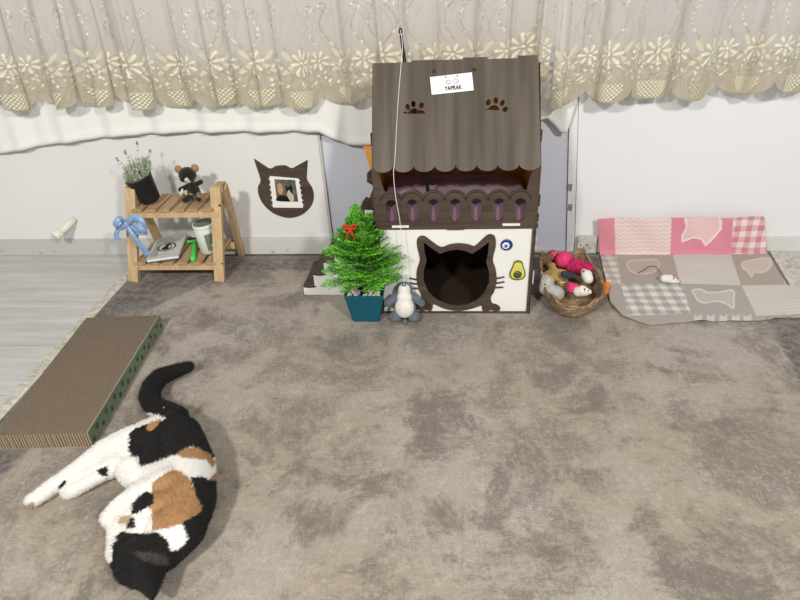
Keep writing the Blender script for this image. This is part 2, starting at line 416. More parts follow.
# border
jx = mth('MULTIPLY', mth('SUBTRACT', mid, .5), .10); jf = mth('MULTIPLY', mth('SUBTRACT', fine, .5), .05)
e1 = mth('SUBTRACT', mth('SUBTRACT', X, mth('ADD', -1.115, mth('MULTIPLY', Y, .050))), jx)   # left edge of the light field
e1 = mth('SUBTRACT', e1, ss(Y, 1.70, 2.08, 0, .20))
e2 = mth('SUBTRACT', mth('ADD', .715, mth('MULTIPLY', Y, .172)), X)
e3 = mth('ADD', mth('SUBTRACT', 2.035, Y), mth('MULTIPLY', jx, .25))
e = mth('ADD', mth('MINIMUM', mth('MINIMUM', e1, e2), e3), jf)
bord = ss(e, -.012, .012)
dark = mixc(ss(fine, .42, .58), (.085, .075, .068), (.22, .195, .178)); dark = mixc(mth('MULTIPLY', ss(mid, .46, .60), .6), dark, (.30, .265, .24))
colr = mixc(bord, dark, base)
colr = mixc(mth('MULTIPLY', ss(grain, .45, .60), .20), colr, (.13, .11, .095))
L(colr, bs.inputs['Base Color']); bs.inputs['Roughness'].default_value = .82; bs.inputs['Specular IOR Level'].default_value = .25
bs.inputs['Sheen Weight'].default_value = .12
bp = node(nt, 'ShaderNodeBump', Strength=.35, Distance=.003); L(mth('ADD', grain, fine), bp.inputs['Height']); L(bp.outputs[0], bs.inputs['Normal'])
M['rug'] = m
def RRX(y): return 1.160 + .167 * (y - 1.875)
nx, ny = 60, 60; P = np.zeros((ny, nx, 3))
for j in range(ny):
    t = j / (ny - 1); Yv = -1.2 + (2.168 + 1.2) * t
    x0 = -1.192 - .018 * (1 - t); x1 = RRX(Yv)
    for i in range(nx):
        s = i / (nx - 1); P[j, i] = (x0 + (x1 - x0) * s, Yv, .006)
top = grid_mesh('pile', P)
rug = empty('rug', (0, .6, 0), 'large distressed beige and grey rug with darker border and fringed ends', 'rug')
bmt = bmesh.new(); bmt.from_mesh(top); r = bmesh.ops.extrude_face_region(bmt, geom=bmt.faces[:])
for g in r['geom']:
    if isinstance(g, bmesh.types.BMVert): g.co.z = .0006
bmesh.ops.recalc_face_normals(bmt, faces=bmt.faces)
obj('pile', bmt, 'rug', rug)
M['fringe'] = mat('fringe_cotton', (.62, .58, .50), .9, .15, 60)
for side in (-1, 1):
    b = BM()
    for k in range(620):
        Yv = .45 + 1.715 * k / 619 + random.uniform(-.002, .002)
        t = (Yv + 1.2) / 3.368; x0 = (-1.192 - .018 * (1 - t)) if side < 0 else RRX(Yv)
        Ln = random.uniform(.030, .052) if side < 0 else random.uniform(.058, .080); dy = random.uniform(-.012, .012)
        pts = [(x0 - side * .001, Yv, .004), (x0 + side * Ln * .5, Yv + dy * .4, .0055), (x0 + side * Ln, Yv + dy, .002)]
        tube(b, pts, [.0013, .0015, .0009], 4)
    # woven end band
    for k in range(14):
        ya, yb = .45 + 1.715 * k / 14, .45 + 1.715 * (k + 1) / 14
        ta, tb = (ya + 1.2) / 3.368, (yb + 1.2) / 3.368
        xa = (-1.192 - .018 * (1 - ta)) if side < 0 else RRX(ya); xb = (-1.192 - .018 * (1 - tb)) if side < 0 else RRX(yb)
        w = .012 * side
        vs = [b.verts.new(p) for p in ((xa, ya, .0055), (xb, yb, .0055), (xb + w, yb, .0052), (xa + w, ya, .0052))]; b.faces.new(vs)
    o = obj('fringe', b, 'fringe', rug); o['kind'] = 'stuff'; o['label'] = 'cream cotton fringe'

# ================================================================== CURTAINS
def lace_tex(u, v):
    """embroidery of one repeat, in metres of cloth: returns cover (0..1), thread mask, keep mask"""
    P_ = .205; k = np.floor(u / P_ + .5); a = u - k * P_
    edge = .042 * (1 - np.sqrt(np.clip(1 - (2 * a / P_) ** 2, 0, 1))) + .0
    keep = v > edge
    d = v - edge
    th = (d < .0045) & keep
    # net lunette in the scallop
    rr = np.hypot(a, v - .060)
    inl = (rr < .056) & (v < .062)
    cell = ((np.mod(a + v, .0135) < .0055) | (np.mod(a - v, .0135) < .0055))
    th |= inl & cell
    cells = inl & ~cell & (v > edge + .006)
    th |= (np.abs(rr - .057) < .0028) & (v < .075)
    for r0 in (.067, .076): th |= (np.abs(rr - r0) < .0018) & (v < .066) & keep
    # chevrons between scallops
    a2 = np.abs(a) - P_ / 2
    for q in (.040, .050, .060, .070): th |= (np.abs(v - q - np.abs(a2) * .9) < .0017) & (np.abs(a2) < .034)
    # linked loops
    for cx, cy, r0 in ((-.030, .086, .022), (.030, .086, .022), (0, .098, .016), (-.066, .105, .024), (.066, .105, .024), (.092, .088, .014), (-.092, .088, .014)):
        th |= np.abs(np.hypot(a - cx, (v - cy) * .8) - r0) < .0024
    # flowers
    solid = np.zeros_like(th); pale = cells.copy()
    def flower(cx, cy, R_, n, ph):
        nonlocal th, solid, pale
        x, y = a - cx, v - cy; rad = np.hypot(x, y); an = np.arctan2(y, x) + ph
        m = np.abs(np.mod(an * n / (2 * PI), 1) - .5) * 2
        pet = (rad > R_ * .28) & (rad < R_) & (m < .62 * np.sqrt(np.clip(1 - ((rad / R_ - .62) / .40) ** 2, 0, 1)))
        solid |= pet & (m > .18); pale |= pet & (m <= .18); th |= rad < R_ * .22; pale |= rad < R_ * .10
    flower(0, .148, .042, 8, .3); flower(.102, .150, .030, 7, .1); flower(-.102, .150, .030, 7, .1 )
    # leaves
    for cx, cy, an, ln in ((-.052, .128, .7, .022), (.052, .128, -.7, .022), (-.05, .170, 2.2, .02), (.055, .168, .9, .02)):
        x = (a - cx) * math.cos(an) + (v - cy) * math.sin(an); y = -(a - cx) * math.sin(an) + (v - cy) * math.cos(an)
        solid |= (x / ln) ** 2 + (y / (ln * .33)) ** 2 < 1
    # rising tendrils
    for cx, s, h0 in ((.012, 1, .175), (.105, -1, .180), (-.060, -1, .185)):
        t = np.clip((v - h0) / .125, 0, 1); xc = cx + s * (.020 * np.sin(t * 4.2 - .6) + .012 * t)
        th |= (np.abs(a - xc) < .0026 * (1 - .45 * t)) & (v > h0) & (v < h0 + .125)
        xe = cx + s * (.020 * math.sin(3.6) + .012); th |= (np.abs(np.hypot(a - xe - s * .010, v - h0 - .125) - .010) < .0018)
    return keep, th, solid, pale
m, nt, bs = new_mat('lace'); L = nt.links.new
at = node(nt, 'ShaderNodeAttribute', attribute_name='tint'); L(at.outputs['Color'], bs.inputs['Base Color'])
op = node(nt, 'ShaderNodeAttribute', attribute_name='cover'); L(op.outputs['Fac'], bs.inputs['Alpha'])
bs.inputs['Roughness'].default_value = .55; bs.inputs['Specular IOR Level'].default_value = .35; bs.inputs['Sheen Weight'].default_value = .2
M['lace'] = m
def curtain(name, x0, x1, Y0, zb, ztop, seed, label, gather=.70, amp=.030, res=.0027):
    rg = random.Random(seed)
    du = res; nu = int((x1 - x0) / gather / du); nv = int((ztop - .55) / res)
    u = np.arange(nu) * du; ph = np.zeros(nu); p = rg.random() * 6; k = 0
    # pleats of uneven width
    marks = [0.0]; 
    while marks[-1] < u[-1] + .4: marks.append(marks[-1] + rg.uniform(.17, .36))
    ph = np.interp(u, marks, np.arange(len(marks)) * 2 * PI)
    am = np.interp(u, marks, [rg.uniform(.55, 1.15) for _ in marks]) * amp
    v = np.arange(nv) * res
    U, V = np.meshgrid(u, v)
    PHI, AM = np.broadcast_to(ph, U.shape), np.broadcast_to(am, U.shape)
    lean = .10 * V                                         # pleats drift a little as they fall
    X_ = x0 + U * gather + AM * .95 * np.sin(2 * PHI + .4) * .6 + lean * .4 * np.sin(u * 2.1)[None, :]
    Yc = Y0 - AM * (np.cos(PHI) + .25 * np.cos(2 * PHI + 1.3)) * (1 - .35 * np.clip(V / .5, 0, 1)) - .006 * np.sin(7 * U + 9 * V)
    zbase = zb(x0 + u * gather)[None, :]
    Z_ = zbase + V + .006 * np.sin(U * 9 + seed)
    keep, th, so, pa = lace_tex(U + seed * .07, V)
    me = grid_mesh(name, np.stack([X_, Yc, Z_], -1))
    n1 = np.clip(V / .26, 0, 1)[..., None]
    tulle = np.array([.50, .445, .32]) * (1 - n1) + np.array([.555, .515, .475]) * n1
    colr = tulle.copy(); colr[so] = (.62, .57, .42); colr[th] = (.38, .335, .215); colr[pa] = (.84, .81, .68)
    glint = np.clip(np.sin(U * 210 + 2 * np.sin(V * 120)) * np.sin(V * 190 + 2 * np.sin(U * 60)) * 1.2, 0, 1)[..., None] * (V[..., None] > .07); glint = glint * (th & ~so)[..., None]; colr = colr * (1 - glint) + np.array([.84, .82, .70]) * glint  # pale glints of the glossy thread, painted into its colour
    cov = .58 - .06 * n1[..., 0]; cov = np.where(th | so | pa, .97, cov) * keep
    ce = np.broadcast_to((V < .10) & (V > 0), U.shape); cov = np.where(ce & keep & ~(th | so | pa), .66, cov)
    set_tint(me, colr.reshape(-1, 3))
    a = me.attributes.new('cover', 'FLOAT', 'POINT'); a.data.foreach_set('value', cov.astype(np.float32).ravel())
    # drop the faces that lie wholly outside the scallops
    bm = bmesh.new(); bm.from_mesh(me); bpy.data.meshes.remove(me); bm.verts.ensure_lookup_table()
    kf = keep.reshape(-1)
    bmesh.ops.delete(bm, geom=[v_ for i, v_ in enumerate(bm.verts) if not kf[i] and V.reshape(-1)[i] < .05], context='VERTS')
    o = obj(name, bm, 'lace', None, True)
    return tag(o, label, 'curtain')
curtain('lace_curtain', -2.05, .330, 2.112, lambda x: .598 + .010 * np.sin(x * 3), 1.62, 3,
        'wide sheer gold embroidered lace curtain left of and behind the cat house')
curtain('lace_curtain', .330, 1.75, 2.106, lambda x: .572 + .032 * np.clip(x - .3, 0, .6), 1.62, 5,
        'sheer gold embroidered lace curtain right of the cat house above the blanket')
# white lining
m, nt, bs = new_mat('lining'); tc = node(nt, 'ShaderNodeTexCoord'); n1 = node(nt, 'ShaderNodeTexNoise', Scale=400, Detail=2)
nt.links.new(tc.outputs['Object'], n1.inputs['Vector']); r = node(nt, 'ShaderNodeValToRGB'); r.color_ramp.elements[0].color = (.76, .76, .73, 1); r.color_ramp.elements[1].color = (.86, .86, .83, 1)
nt.links.new(n1.outputs[0], r.inputs[0]); nt.links.new(r.outputs[0], bs.inputs['Base Color']); bs.inputs['Roughness'].default_value = .8
M['lining'] = m
def lining(x0, x1, zf, Y0, label, seed):
    nu, nv = int((x1 - x0) / .007), 110; xs = np.linspace(x0, x1, nu); zb = zf(xs)
    P = np.zeros((nv, nu, 3))
    for j in range(nv):
        t = j / (nv - 1); z = zb + (1.6 - zb) * t
        fold = .008 * np.sin(xs * 34 + seed + .7 * np.sin(xs * 7)) + .004 * np.sin(xs * 71 + 2)
        P[j] = np.stack([xs, Y0 + fold * (1 - .4 * t) - (.003 if j < 3 else 0), z], -1)
    me = grid_mesh('curtain_lining', P)
    o = link_mesh('curtain_lining', me, 'lining', None, True)
    md = o.modifiers.new('s', 'SOLIDIFY'); md.thickness = .0012
    recentre(o); return tag(o, label, 'curtain lining')
zk = [(-2.05, .40), (-1.70, .428), (-1.45, .466), (-1.18, .492), (-.95, .500), (-.45, .492), (-.39, .462), (-.35, .440), (-.27, .440), (-.2, .47), (.2, .50), (.345, .520), (.395, .470), (.415, .468), (.44, .60)]
lining(-2.05, .436, lambda x: np.interp(x, [a for a, _ in zk], [c for _, c in zk]), 2.160, 'plain white curtain lining hanging lower than the lace, left of and behind the cat house', 1.0)

# white stub knob on the wall
k0, k1 = W(75, 219, 2.186), W(55, 237, 2.105)
b = BM(); ax = (k1 - k0); 
tube(b, [k0, k0.lerp(k1, .30), k0.lerp(k1, .8)], [.0115, .0135, .0150], 16)
tube(b, [k0.lerp(k1, .72), k0.lerp(k1, .76), k0.lerp(k1, .96), k1], [.0155, .0185, .0195, .0165], 20)
tag(obj('door_stop', b, 'knob', None, True), 'short white rod shaped door stop sticking out of the left wall', 'door stop')

# cat head plaque and photo
PQ = 2.186
out = tr([(254, 159), (268.5, 168.5), (276, 166.2), (285, 165.6), (293, 168.2), (307.5, 160), (306.5, 178), (312, 188), (313.6, 197), (311, 206), (303, 214), (293, 217.6),
          (284, 217.2), (273, 213), (264, 205), (259, 196), (258, 187), (260.5, 179)], PQ - .004)
sm = []
N_ = len(out)
ears = {0, 5}
for i in range(N_):
    p0, p1, p2, p3 = [Vector(out[(i + j - 1) % N_]) for j in range(4)]
    lin = (i in (0, 4, 5, N_ - 1))
    for k in range(5):
        t = k / 5
        sm.append(tuple(p1.lerp(p2, t)) if lin else tuple(.5 * ((2 * p1) + (-p0 + p2) * t + (2 * p0 - 5 * p1 + 4 * p2 - p3) * t * t + (-p0 + 3 * p1 - 3 * p2 + p3) * t ** 3)))
b = BM(); plate(b, [sm], .004, frame_y(PQ - .002), 0, 1)
tag(obj('wall_plaque', b, ['veneer_dark', 'edge']), 'dark brown cat head shaped wooden plaque mounted low on the white wall', 'plaque')
ph = empty('photo_print', W(289, 208, PQ - .006), 'small white framed photo of a person and cat on the plaque', 'photo')
q = tr([(269.5, 176), (298.5, 178.5), (303, 207.8), (273.2, 207.5)], PQ - .006)
teeth = []
def edge_pts(a, c, n, amp):
    a, c = Vector(a), Vector(c); d = (c - a); nrm = Vector((d.y, -d.x)).normalized(); L_ = []
    for i in range(n):
        t0, t1, t2 = (i + .15) / n, (i + .5) / n, (i + .55) / n
        L_ += [a + d * t0, a + d * t1 + nrm * amp, a + d * t2, ]
    return [tuple(a)] + [tuple(x) for x in L_]
c0, c1, c2, c3 = q[0], q[1], q[2], q[3]
loop = [c0, c1] + edge_pts(c1, c2, 6, -.006)[1:] + [c2, c3] + edge_pts(c3, c0, 6, -.006)[1:]
b = BM(); plate(b, [loop], .002, frame_y(PQ - .0055)); obj('frame', b, 'card', ph)
qi = tr([(274.3, 179.3), (295.2, 180.0), (298.2, 201.8), (277.0, 201.0)], PQ - .0068)
def qmap(s, t):
    a, b_, c, d = [Vector(v) for v in qi]; top = a.lerp(b_, s); bot = d.lerp(c, s); return tuple(top.lerp(bot, t))
M['ph_bg'] = mat('print_background', (.13, .135, .12), .3, .3, 40); M['ph_skin'] = mat('print_skin', (.52, .33, .25), .3, .05)
M['ph_hair'] = mat('print_hair', (.22, .13, .07), .3, .2, 300); M['ph_black'] = mat('print_black', (.012, .012, .014), .3, .1); M['ph_pale'] = mat('print_pale', (.60, .50, .40), .3, .05)
b = BM()
def pic(pts, layer, mi): plate(b, [[qmap(*p) for p in pts]], .0003, frame_y(PQ - .0068 - .0003 * layer), mi)
pic([(0, 0), (1, 0), (1, 1), (0, 1)], 0, 0)
pic(smooth_closed([(.05, .95), (.02, .5), (.06, .22), (.22, .10), (.38, .18), (.46, .42), (.50, .80), (.44, .98)], 4), 1, 1)
pic(smooth_closed([(.10, .42), (.12, .24), (.24, .17), (.34, .26), (.36, .46), (.28, .66), (.20, .68), (.12, .58)], 4), 2, 2)
pic(smooth_closed([(.0, .99), (.04, .82), (.22, .72), (.48, .76), (.62, .90), (.68, .995)], 4), 3, 3)
pic([(.50, .62), (.52, .44), (.48, .22), (.58, .32), (.68, .30), (.76, .20), (.82, .42), (.78, .58), (.86, .96), (.62, .96)], 2, 3)
pic(smooth_closed([(.52, .70), (.58, .52), (.66, .46), (.70, .56), (.82, .70), (.80, .95), (.64, .97)], 4), 4, 4)
for s_, t_ in ((.165, .38), (.285, .37)): pic(circ((s_, t_), .02, 8), 3, 3)
pic([(.18, .56), (.26, .555), (.22, .575)], 3, 1)
obj('picture', b, ['ph_bg', 'ph_hair', 'ph_skin', 'ph_black', 'ph_pale'], ph)
# ================================================================== CAT HOUSE
HY = 1.735                                   # front face plane
HL, HR = -.2135, .2665
house = empty('cat_house', (.03, 1.9, .006), 'two storey dark wood and white cat house with scalloped roof', 'cat house')
b = BM()
fz = lambda y: W(456, y, HY).z
# white facade with the cat-head opening
def f2(p): return (360 + p[0] / 3.335, 150 + p[1] / 3.335)
hole_px = [f2(p) for p in [(212, 305), (238, 324), (266, 343), (295, 333), (325, 329), (352, 334), (374, 343), (402, 325), (430, 304), (427, 340), (421, 372), (431, 405), (430, 440), (414, 475), (388, 500), (355, 513),
                           (322, 516), (290, 511), (255, 496), (228, 470), (213, 435), (212, 402), (222, 368), (215, 335)]]
hole = tr(hole_px, HY)
plate(b, [[(HL + .0022, .012), (HR - .0022, .012), (HR - .0022, .306), (HL + .0022, .306)], hole], .004, frame_y(HY), 0, 1)
obj('front_panel', b, ['white_board', 'edge'], house)
outer_px = [f2(p) for p in [(190, 300), (196, 288), (208, 284), (222, 289), (245, 307), (272, 322), (298, 313), (330, 309), (362, 313), (382, 318), (405, 298), (425, 281), (440, 280), (451, 290), (452, 320),
                            (442, 362), (452, 395), (455, 435), (447, 468), (436, 488), (440, 508), (455, 513), (466, 521), (466, 530), (455, 535), (436, 531), (420, 536), (407, 530), (405, 516), (380, 524), (345, 532), (310, 532),
                            (275, 524), (246, 511), (242, 524), (236, 534), (222, 531), (208, 534), (196, 530), (187, 533), (178, 526), (180, 515), (190, 509), (200, 506), (206, 486), (196, 462), (189, 430), (190, 398), (200, 362), (192, 325)]]
whisk = []
for xx in (HL, HR - .007):
    b = BM(); box(b, (xx - .001, HY - .0085, .008), (xx + .0085, HY - .001, .307), .0008); obj('corner_strip', b, 'veneer_dark', house)
outer = tr(outer_px, HY); 
b = BM(); plate(b, [smooth_closed(outer, 3), hole], .004, frame_y(HY - .0042), 0, 1)
for side, xs, ys in ((-1, (199, 165), (428, 443, 458)), (1, (446, 482), (424, 440, 455))):
    for k, y in enumerate(ys):
        e = xs[1] + (4 if k == 2 else 0) * -side
        a = [f2((xs[0], y + 4)), f2(((xs[0] + e) / 2, y + 3)), f2((e, y - 1 if k < 2 else y + 3))]
        pts = [W(p[0], p[1], HY - .0042) for p in a]
        tube(b, pts, [.0032, .0030, .0026], 6, mi=0)
obj('doorway_trim', b, ['veneer_dark', 'edge'], house)
# side walls with gable tops
RB, RT, RBK = (HY - .006, .497), (1.90, .764), (2.085, .500)
for sx_, nm in ((HL, 'side_panel'), (HR, 'side_panel')):
    prof = [(HY - .010, .006), (HY - .010, .30), (HY - .010, .497), (1.90, .752), (2.08, .50), (2.08, .006)]
    t = -.0025 if sx_ < 0 else .0025
    mt = Matrix(((0, 0, 1, sx_), (1, 0, 0, 0), (0, 1, 0, 0), (0, 0, 0, 1)))
    b = BM()
    plate(b, [prof], .003, Matrix.Translation((t * .6, 0, 0)) @ mt, 0, 0)
    plate(b, [[(y, z) if y > HY - .005 else (y + .002, z) for y, z in prof]], .002, Matrix.Translation((-t * .4, 0, 0)) @ mt, 1, 0)
    sp_ = obj(nm, b, ['veneer_dark', 'raw'], house)
    # joint tabs on the outer face
    for z0, z1, mi in ((.375, .41, 0), (.325, .35, 0), (.305, .318, 0), (.262, .276, 1), (.232, .245, 1), (.11, .155, 1), (.55, .585, 0)):
        b = BM(); xx = sx_ + (.006 if sx_ > 0 else -.006)
        yy = HY + .010 if z1 < .5 else HY + .07
        box(b, (xx - .0035, yy - .006, z0), (xx + .0035, yy + .004, z1), .001)
        obj('joint_tab', b, 'clip' if mi else 'veneer_dark', sp_)
# back, floors, and a lower room whose shade is put in as dark boards
b = BM(); plate(b, [[(HL, .006), (HR, .006), (HR, .498), (HL, .498)]], .004, frame_y(2.078), 0); 
obj('back_panel', b, 'raw', house)
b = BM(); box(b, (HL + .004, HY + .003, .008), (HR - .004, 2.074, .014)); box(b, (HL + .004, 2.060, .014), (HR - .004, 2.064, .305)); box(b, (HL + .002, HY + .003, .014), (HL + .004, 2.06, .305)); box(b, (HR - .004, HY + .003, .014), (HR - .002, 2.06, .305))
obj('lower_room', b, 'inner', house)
b = BM(); box(b, (HL + .002, HY - .006, .308), (HR - .002, 2.074, .316)); obj('upper_floor', b, 'veneer_dark', house)
b = BM(); box(b, (HL - .004, HY - .007, .0062), (HR + .004, HY + .004, .0125), .001); obj('base_rail', b, 'veneer_dark', house)
# balcony board: posts + arched rail with slots
slots = []
cx = [f2((x, 200))[0] for x in (105, 175, 246, 317, 388, 462, 533)]
BY = HY - .003
hz = [W(x, 210, BY).x for x in cx]
zt = W(456, 198.5, BY).z; zb_ = W(456, 221.5, BY).z
for x in hz:
    w = .0158; s = [(x + w * math.cos(a), zt - w + w * math.sin(a)) for a in np.linspace(0, PI, 12)] + [(x + w * math.cos(a), zb_ + w + w * math.sin(a)) for a in np.linspace(PI, 2 * PI, 12)]
    slots.append(s)
zr = W(456, 190.5, BY).z
pitch = (hz[-1] - hz[0]) / 6
prof = [(HL - .001, .308), (HR + .001, .308), (HR + .001, .500), (HR - .018, .500), (HR - .030, .455), (HR - .034, zr - .006)]
for i in range(6, -1, -1):
    for a in np.linspace(.16 * PI, .84 * PI, 12):
        xx = hz[i] + pitch * .56 * math.cos(a); 
        if HL + .034 < xx < HR - .034: prof.append((xx, zr - .028 + .030 * math.sin(a)))
prof += [(HL + .034, zr - .006), (HL + .024, .455), (HL + .016, .500), (HL - .001, .500)]
b = BM(); plate(b, [prof] + slots, .004, frame_y(BY), 0, 1)
rail = obj('balcony_rail', b, ['veneer_dark', 'edge'], house)
# scalloped second layer arches seen as a line on the board
b = BM()
for i, x in enumerate(hz):
    pts = [(x + pitch * .50 * math.cos(a), BY - .0028, zr - .034 + .030 * math.sin(a)) for a in np.linspace(.05 * PI, .95 * PI, 14)]
    tube(b, pts, .0012, 5)
obj('arch_line', b, 'edge', rail)
for xa, xb, yy in ((392, 409, 226.5), (502.5, 520, 224.5), (447, 464, 228.5)):
    a, c = W(xa, yy, HY - .006), W(xb, yy, HY - .006); dark_ = xa == 447
    b = BM(); box(b, (a.x, HY - .0095, a.z - .0035), (c.x, HY - .002, a.z + .0035), .0008); obj('joint_tab', b, 'veneer_dark' if dark_ else 'clip', house)
# roof: front slope with scallops and paw cut-outs
d = Vector((0, RT[0] - RB[0], RT[1] - RB[1])); RLN = d.length; d.normalize()
ROOF = Matrix(((1, 0, 0, 0), (0, d.y, -d.z, RB[0]), (0, d.z, d.y, RB[1]), (0, 0, 0, 1)))   # local x, up-slope, outward normal
nrm = Vector((0, -d.z, d.y)); RP = Vector((0, RB[0], RB[1])) + nrm * .003
def RF(x, y):                                  # pixel -> roof plane local
    dd = ray(x, y); t = (RP - CAMP).dot(nrm) / dd.dot(nrm); p = CAMP + dd * t - Vector((0, RB[0], RB[1]))
    return (p.x, p.dot(d))
xa, xb = HL - .001, HR + .001; ns = 8
lp = [(xb, RLN)]
lp = []
for i in range(ns):
    x0 = xb - (xb - xa) * i / ns; x1 = xb - (xb - xa) * (i + 1) / ns; c = (x0 + x1) / 2; r_ = (x0 - x1) / 2
    for a in np.linspace(0, PI, 12)[:-1]: lp.append((c + r_ * math.cos(a), .012 - .020 * math.sin(a)))
lp += [(xa, .012), (xa, RLN - .004)]; xbt = xb - .006
st_ = [(.18, 0), (.24, .005), (.42, .004), (.55, .009), (.70, .003), (.88, .010), (1, .006)]
for f_, h_ in st_: lp.append((xa + (xbt - xa) * f_ - .0005, lp[-1][1])); lp.append((xa + (xbt - xa) * f_, RLN + h_ - .004))
def g2(p): return RF(360 + p[0] / 4, 20 + p[1] / 4)
def spl(pts): return [g2(p) for p in pts]
holes = []
def ell(cx_, cy_, rx_, ry_, rot=0):
    return spl([(cx_ + rx_ * math.cos(a) * math.cos(rot) - ry_ * math.sin(a) * math.sin(rot), cy_ + rx_ * math.cos(a) * math.sin(rot) + ry_ * math.sin(a) * math.cos(rot)) for a in np.linspace(0, 2 * PI, 17)[:-1]])
holes += [ell(191, 349, 9, 13, -.3), ell(214, 337, 9, 13, -.1), ell(246, 343, 10, 13, .4), ell(181, 372, 8, 5, 0)]
holes.append(spl([(176, 376), (190, 373), (200, 362), (212, 354), (224, 354), (234, 362), (250, 362), (260, 368), (258, 376)]))
holes += [ell(513, 331, 9, 13, .3), ell(543, 323, 9, 13, .0), ell(569, 333, 9, 13, .5), ell(580, 358, 10, 12, .9)]
holes.append(spl([(500, 360), (512, 356), (524, 345), (538, 341), (550, 346), (556, 356), (557, 362)]))
b = BM(); plate(b, [lp] + holes, .004, ROOF @ Matrix.Translation((0, 0, .003)), 0, 1)
roof = obj('roof_panel', b, ['veneer', 'edge'], house)
b = BM()
db = Vector((0, RBK[0] - RT[0], RBK[1] - RT[1])); LB = db.length; db.normalize()
RBM = Matrix(((1, 0, 0, 0), (0, db.y, -db.z, RT[0] + .012), (0, db.z, db.y, RT[1] - .006), (0, 0, 0, 1)))
plate(b, [[(xa, LB * .30), (xb, LB * .30), (xb, LB + .02), (xa, LB + .02)]], .003, RBM @ Matrix.Translation((0, 0, -.002)), 0, 0)
obj('rear_roof_panel', b, 'raw', house)
def bolt(px, parent):
    x, y = RF(*px); b = BM(); lathe(b, [(.0048, .004), (.0046, .0066), (.0030, .0076), (.0008, .0076)], 14, ROOF @ Matrix.Translation((x, y, .001))); obj('bolt', b, 'screw', parent)
bolt((434, 71.5), roof); bolt((474.5, 70), roof)
# name plate
NPL = [RF(*p) for p in ((429.9, 78.0), (471.8, 73.2), (473.7, 91.0), (431.8, 95.4))]
b = BM(); plate(b, [NPL], .004, ROOF @ Matrix.Translation((0, 0, .0075))); npl = obj('name_plate', b, 'card', roof); npl['label'] = 'white name plate with black lettering'
a0, a1 = Vector(NPL[3]), Vector(NPL[2]); ux = (a1 - a0).normalized(); uy = Vector((-ux.y, ux.x)); wd = (a1 - a0).length; hg = (Vector(NPL[0]) - a0).length
NM = ROOF @ Matrix(((ux.x, uy.x, 0, a0.x), (ux.y, uy.y, 0, a0.y), (0, 0, 1, .0098), (0, 0, 0, 1)))
fc = bpy.data.curves.new('t', 'FONT'); fc.body = 'YAPRAK'; fc.size = .0175; fc.align_x = 'CENTER'; fc.extrude = .0003; fc.space_character = 1.02; fc.offset = .0005
fo = bpy.data.objects.new('t', fc); COL.objects.link(fo); dg = bpy.context.evaluated_depsgraph_get(); me = bpy.data.meshes.new_from_object(fo.evaluated_get(dg)); bpy.data.objects.remove(fo)
b = BM(); t = bmesh.new(); t.from_mesh(me); xs_ = [v.co.x for v in t.verts]; kx = wd * .42 / (max(xs_) - min(xs_))
for v in t.verts: v.co.x *= kx
merge(b, t, NM @ Matrix.Translation((wd * .52, hg * .14, .0004))); obj('lettering', b, 'black', npl)
b = BM()
M['print_grey'] = mat('print_grey', (.50, .50, .48), .5, .1)
for cx_ in (.42, .60):
    c = (wd * cx_, hg * .60)
    for r0 in (.0078, .0064):
        pts = [(c[0] + r0 * math.cos(a), c[1] + r0 * .88 * math.sin(a), .0005) for a in np.linspace(0, 2 * PI, 22)]
        tube(b, [NM @ Vector(p) for p in pts], .0005, 4)
    pts = [(c[0] + (.0035 - .0012 * k) * math.cos(a), c[1] - .001 + .003 * math.sin(a), .0005) for k in (0,) for a in np.linspace(0, 2 * PI, 16)]
    tube(b, [NM @ Vector(p) for p in pts], .0006, 4)
obj('ring_print', b, 'print_grey', npl)
for cx_ in (.37, .64):
    b = BM(); lathe(b, [(.0021, 0), (.0019, .0016), (.0008, .0020)], 12, NM @ Matrix.Translation((wd * cx_, hg * .90, 0))); obj('bolt', b, 'black', npl)
# cushion upstairs
b = BM(); nx, ny = 56, 44; P = np.zeros((ny, nx, 3))
for j in range(ny):
    for i in range(nx):
        s, t = i / (nx - 1) * 2 - 1, j / (ny - 1) * 2 - 1
        e = max(0, 1 - abs(s) ** 8) ** .4 * max(0, 1 - abs(t) ** 7) ** .4
        z = .318 + .066 * e + .006 * noise.noise(Vector((s * 3, t * 3, 1))) * e
        P[j, i] = ((HL + HR) / 2 + s * .232, 1.90 + t * .150, z)
me = grid_mesh('cushion', P); t = bmesh.new(); t.from_mesh(me)
r = bmesh.ops.extrude_edge_only(t, edges=[e for e in t.edges if e.is_boundary])
for v in [g for g in r['geom'] if isinstance(g, bmesh.types.BMVert)]: v.co.z = .3165
bmesh.ops.holes_fill(t, edges=[e for e in t.edges if e.is_boundary], sides=0); bmesh.ops.recalc_face_normals(t, faces=t.faces)
tag(obj('cushion', t, 'purple', None, True), 'dusty purple plush cushion on the balcony floor of the cat house', 'cushion')

# raw board leaning behind the house
p = [W(362.5, 143, 2.172), W(380, 202, 2.172)]
dz = (p[1] - p[0]).normalized()
b = BM(); pa = p[0] - dz * .12; pb = p[1] + dz * .2
w_ = .13; q = [(pa.x, pa.z), (pb.x, pb.z), (pb.x + w_, pb.z), (pa.x + w_, pa.z)]
plate(b, [q], .008, frame_y(2.1685), 0, 1)
tag(obj('wooden_board', b, ['raw', 'edge']), 'orange brown raw board propped behind the left side of the cat house', 'board')

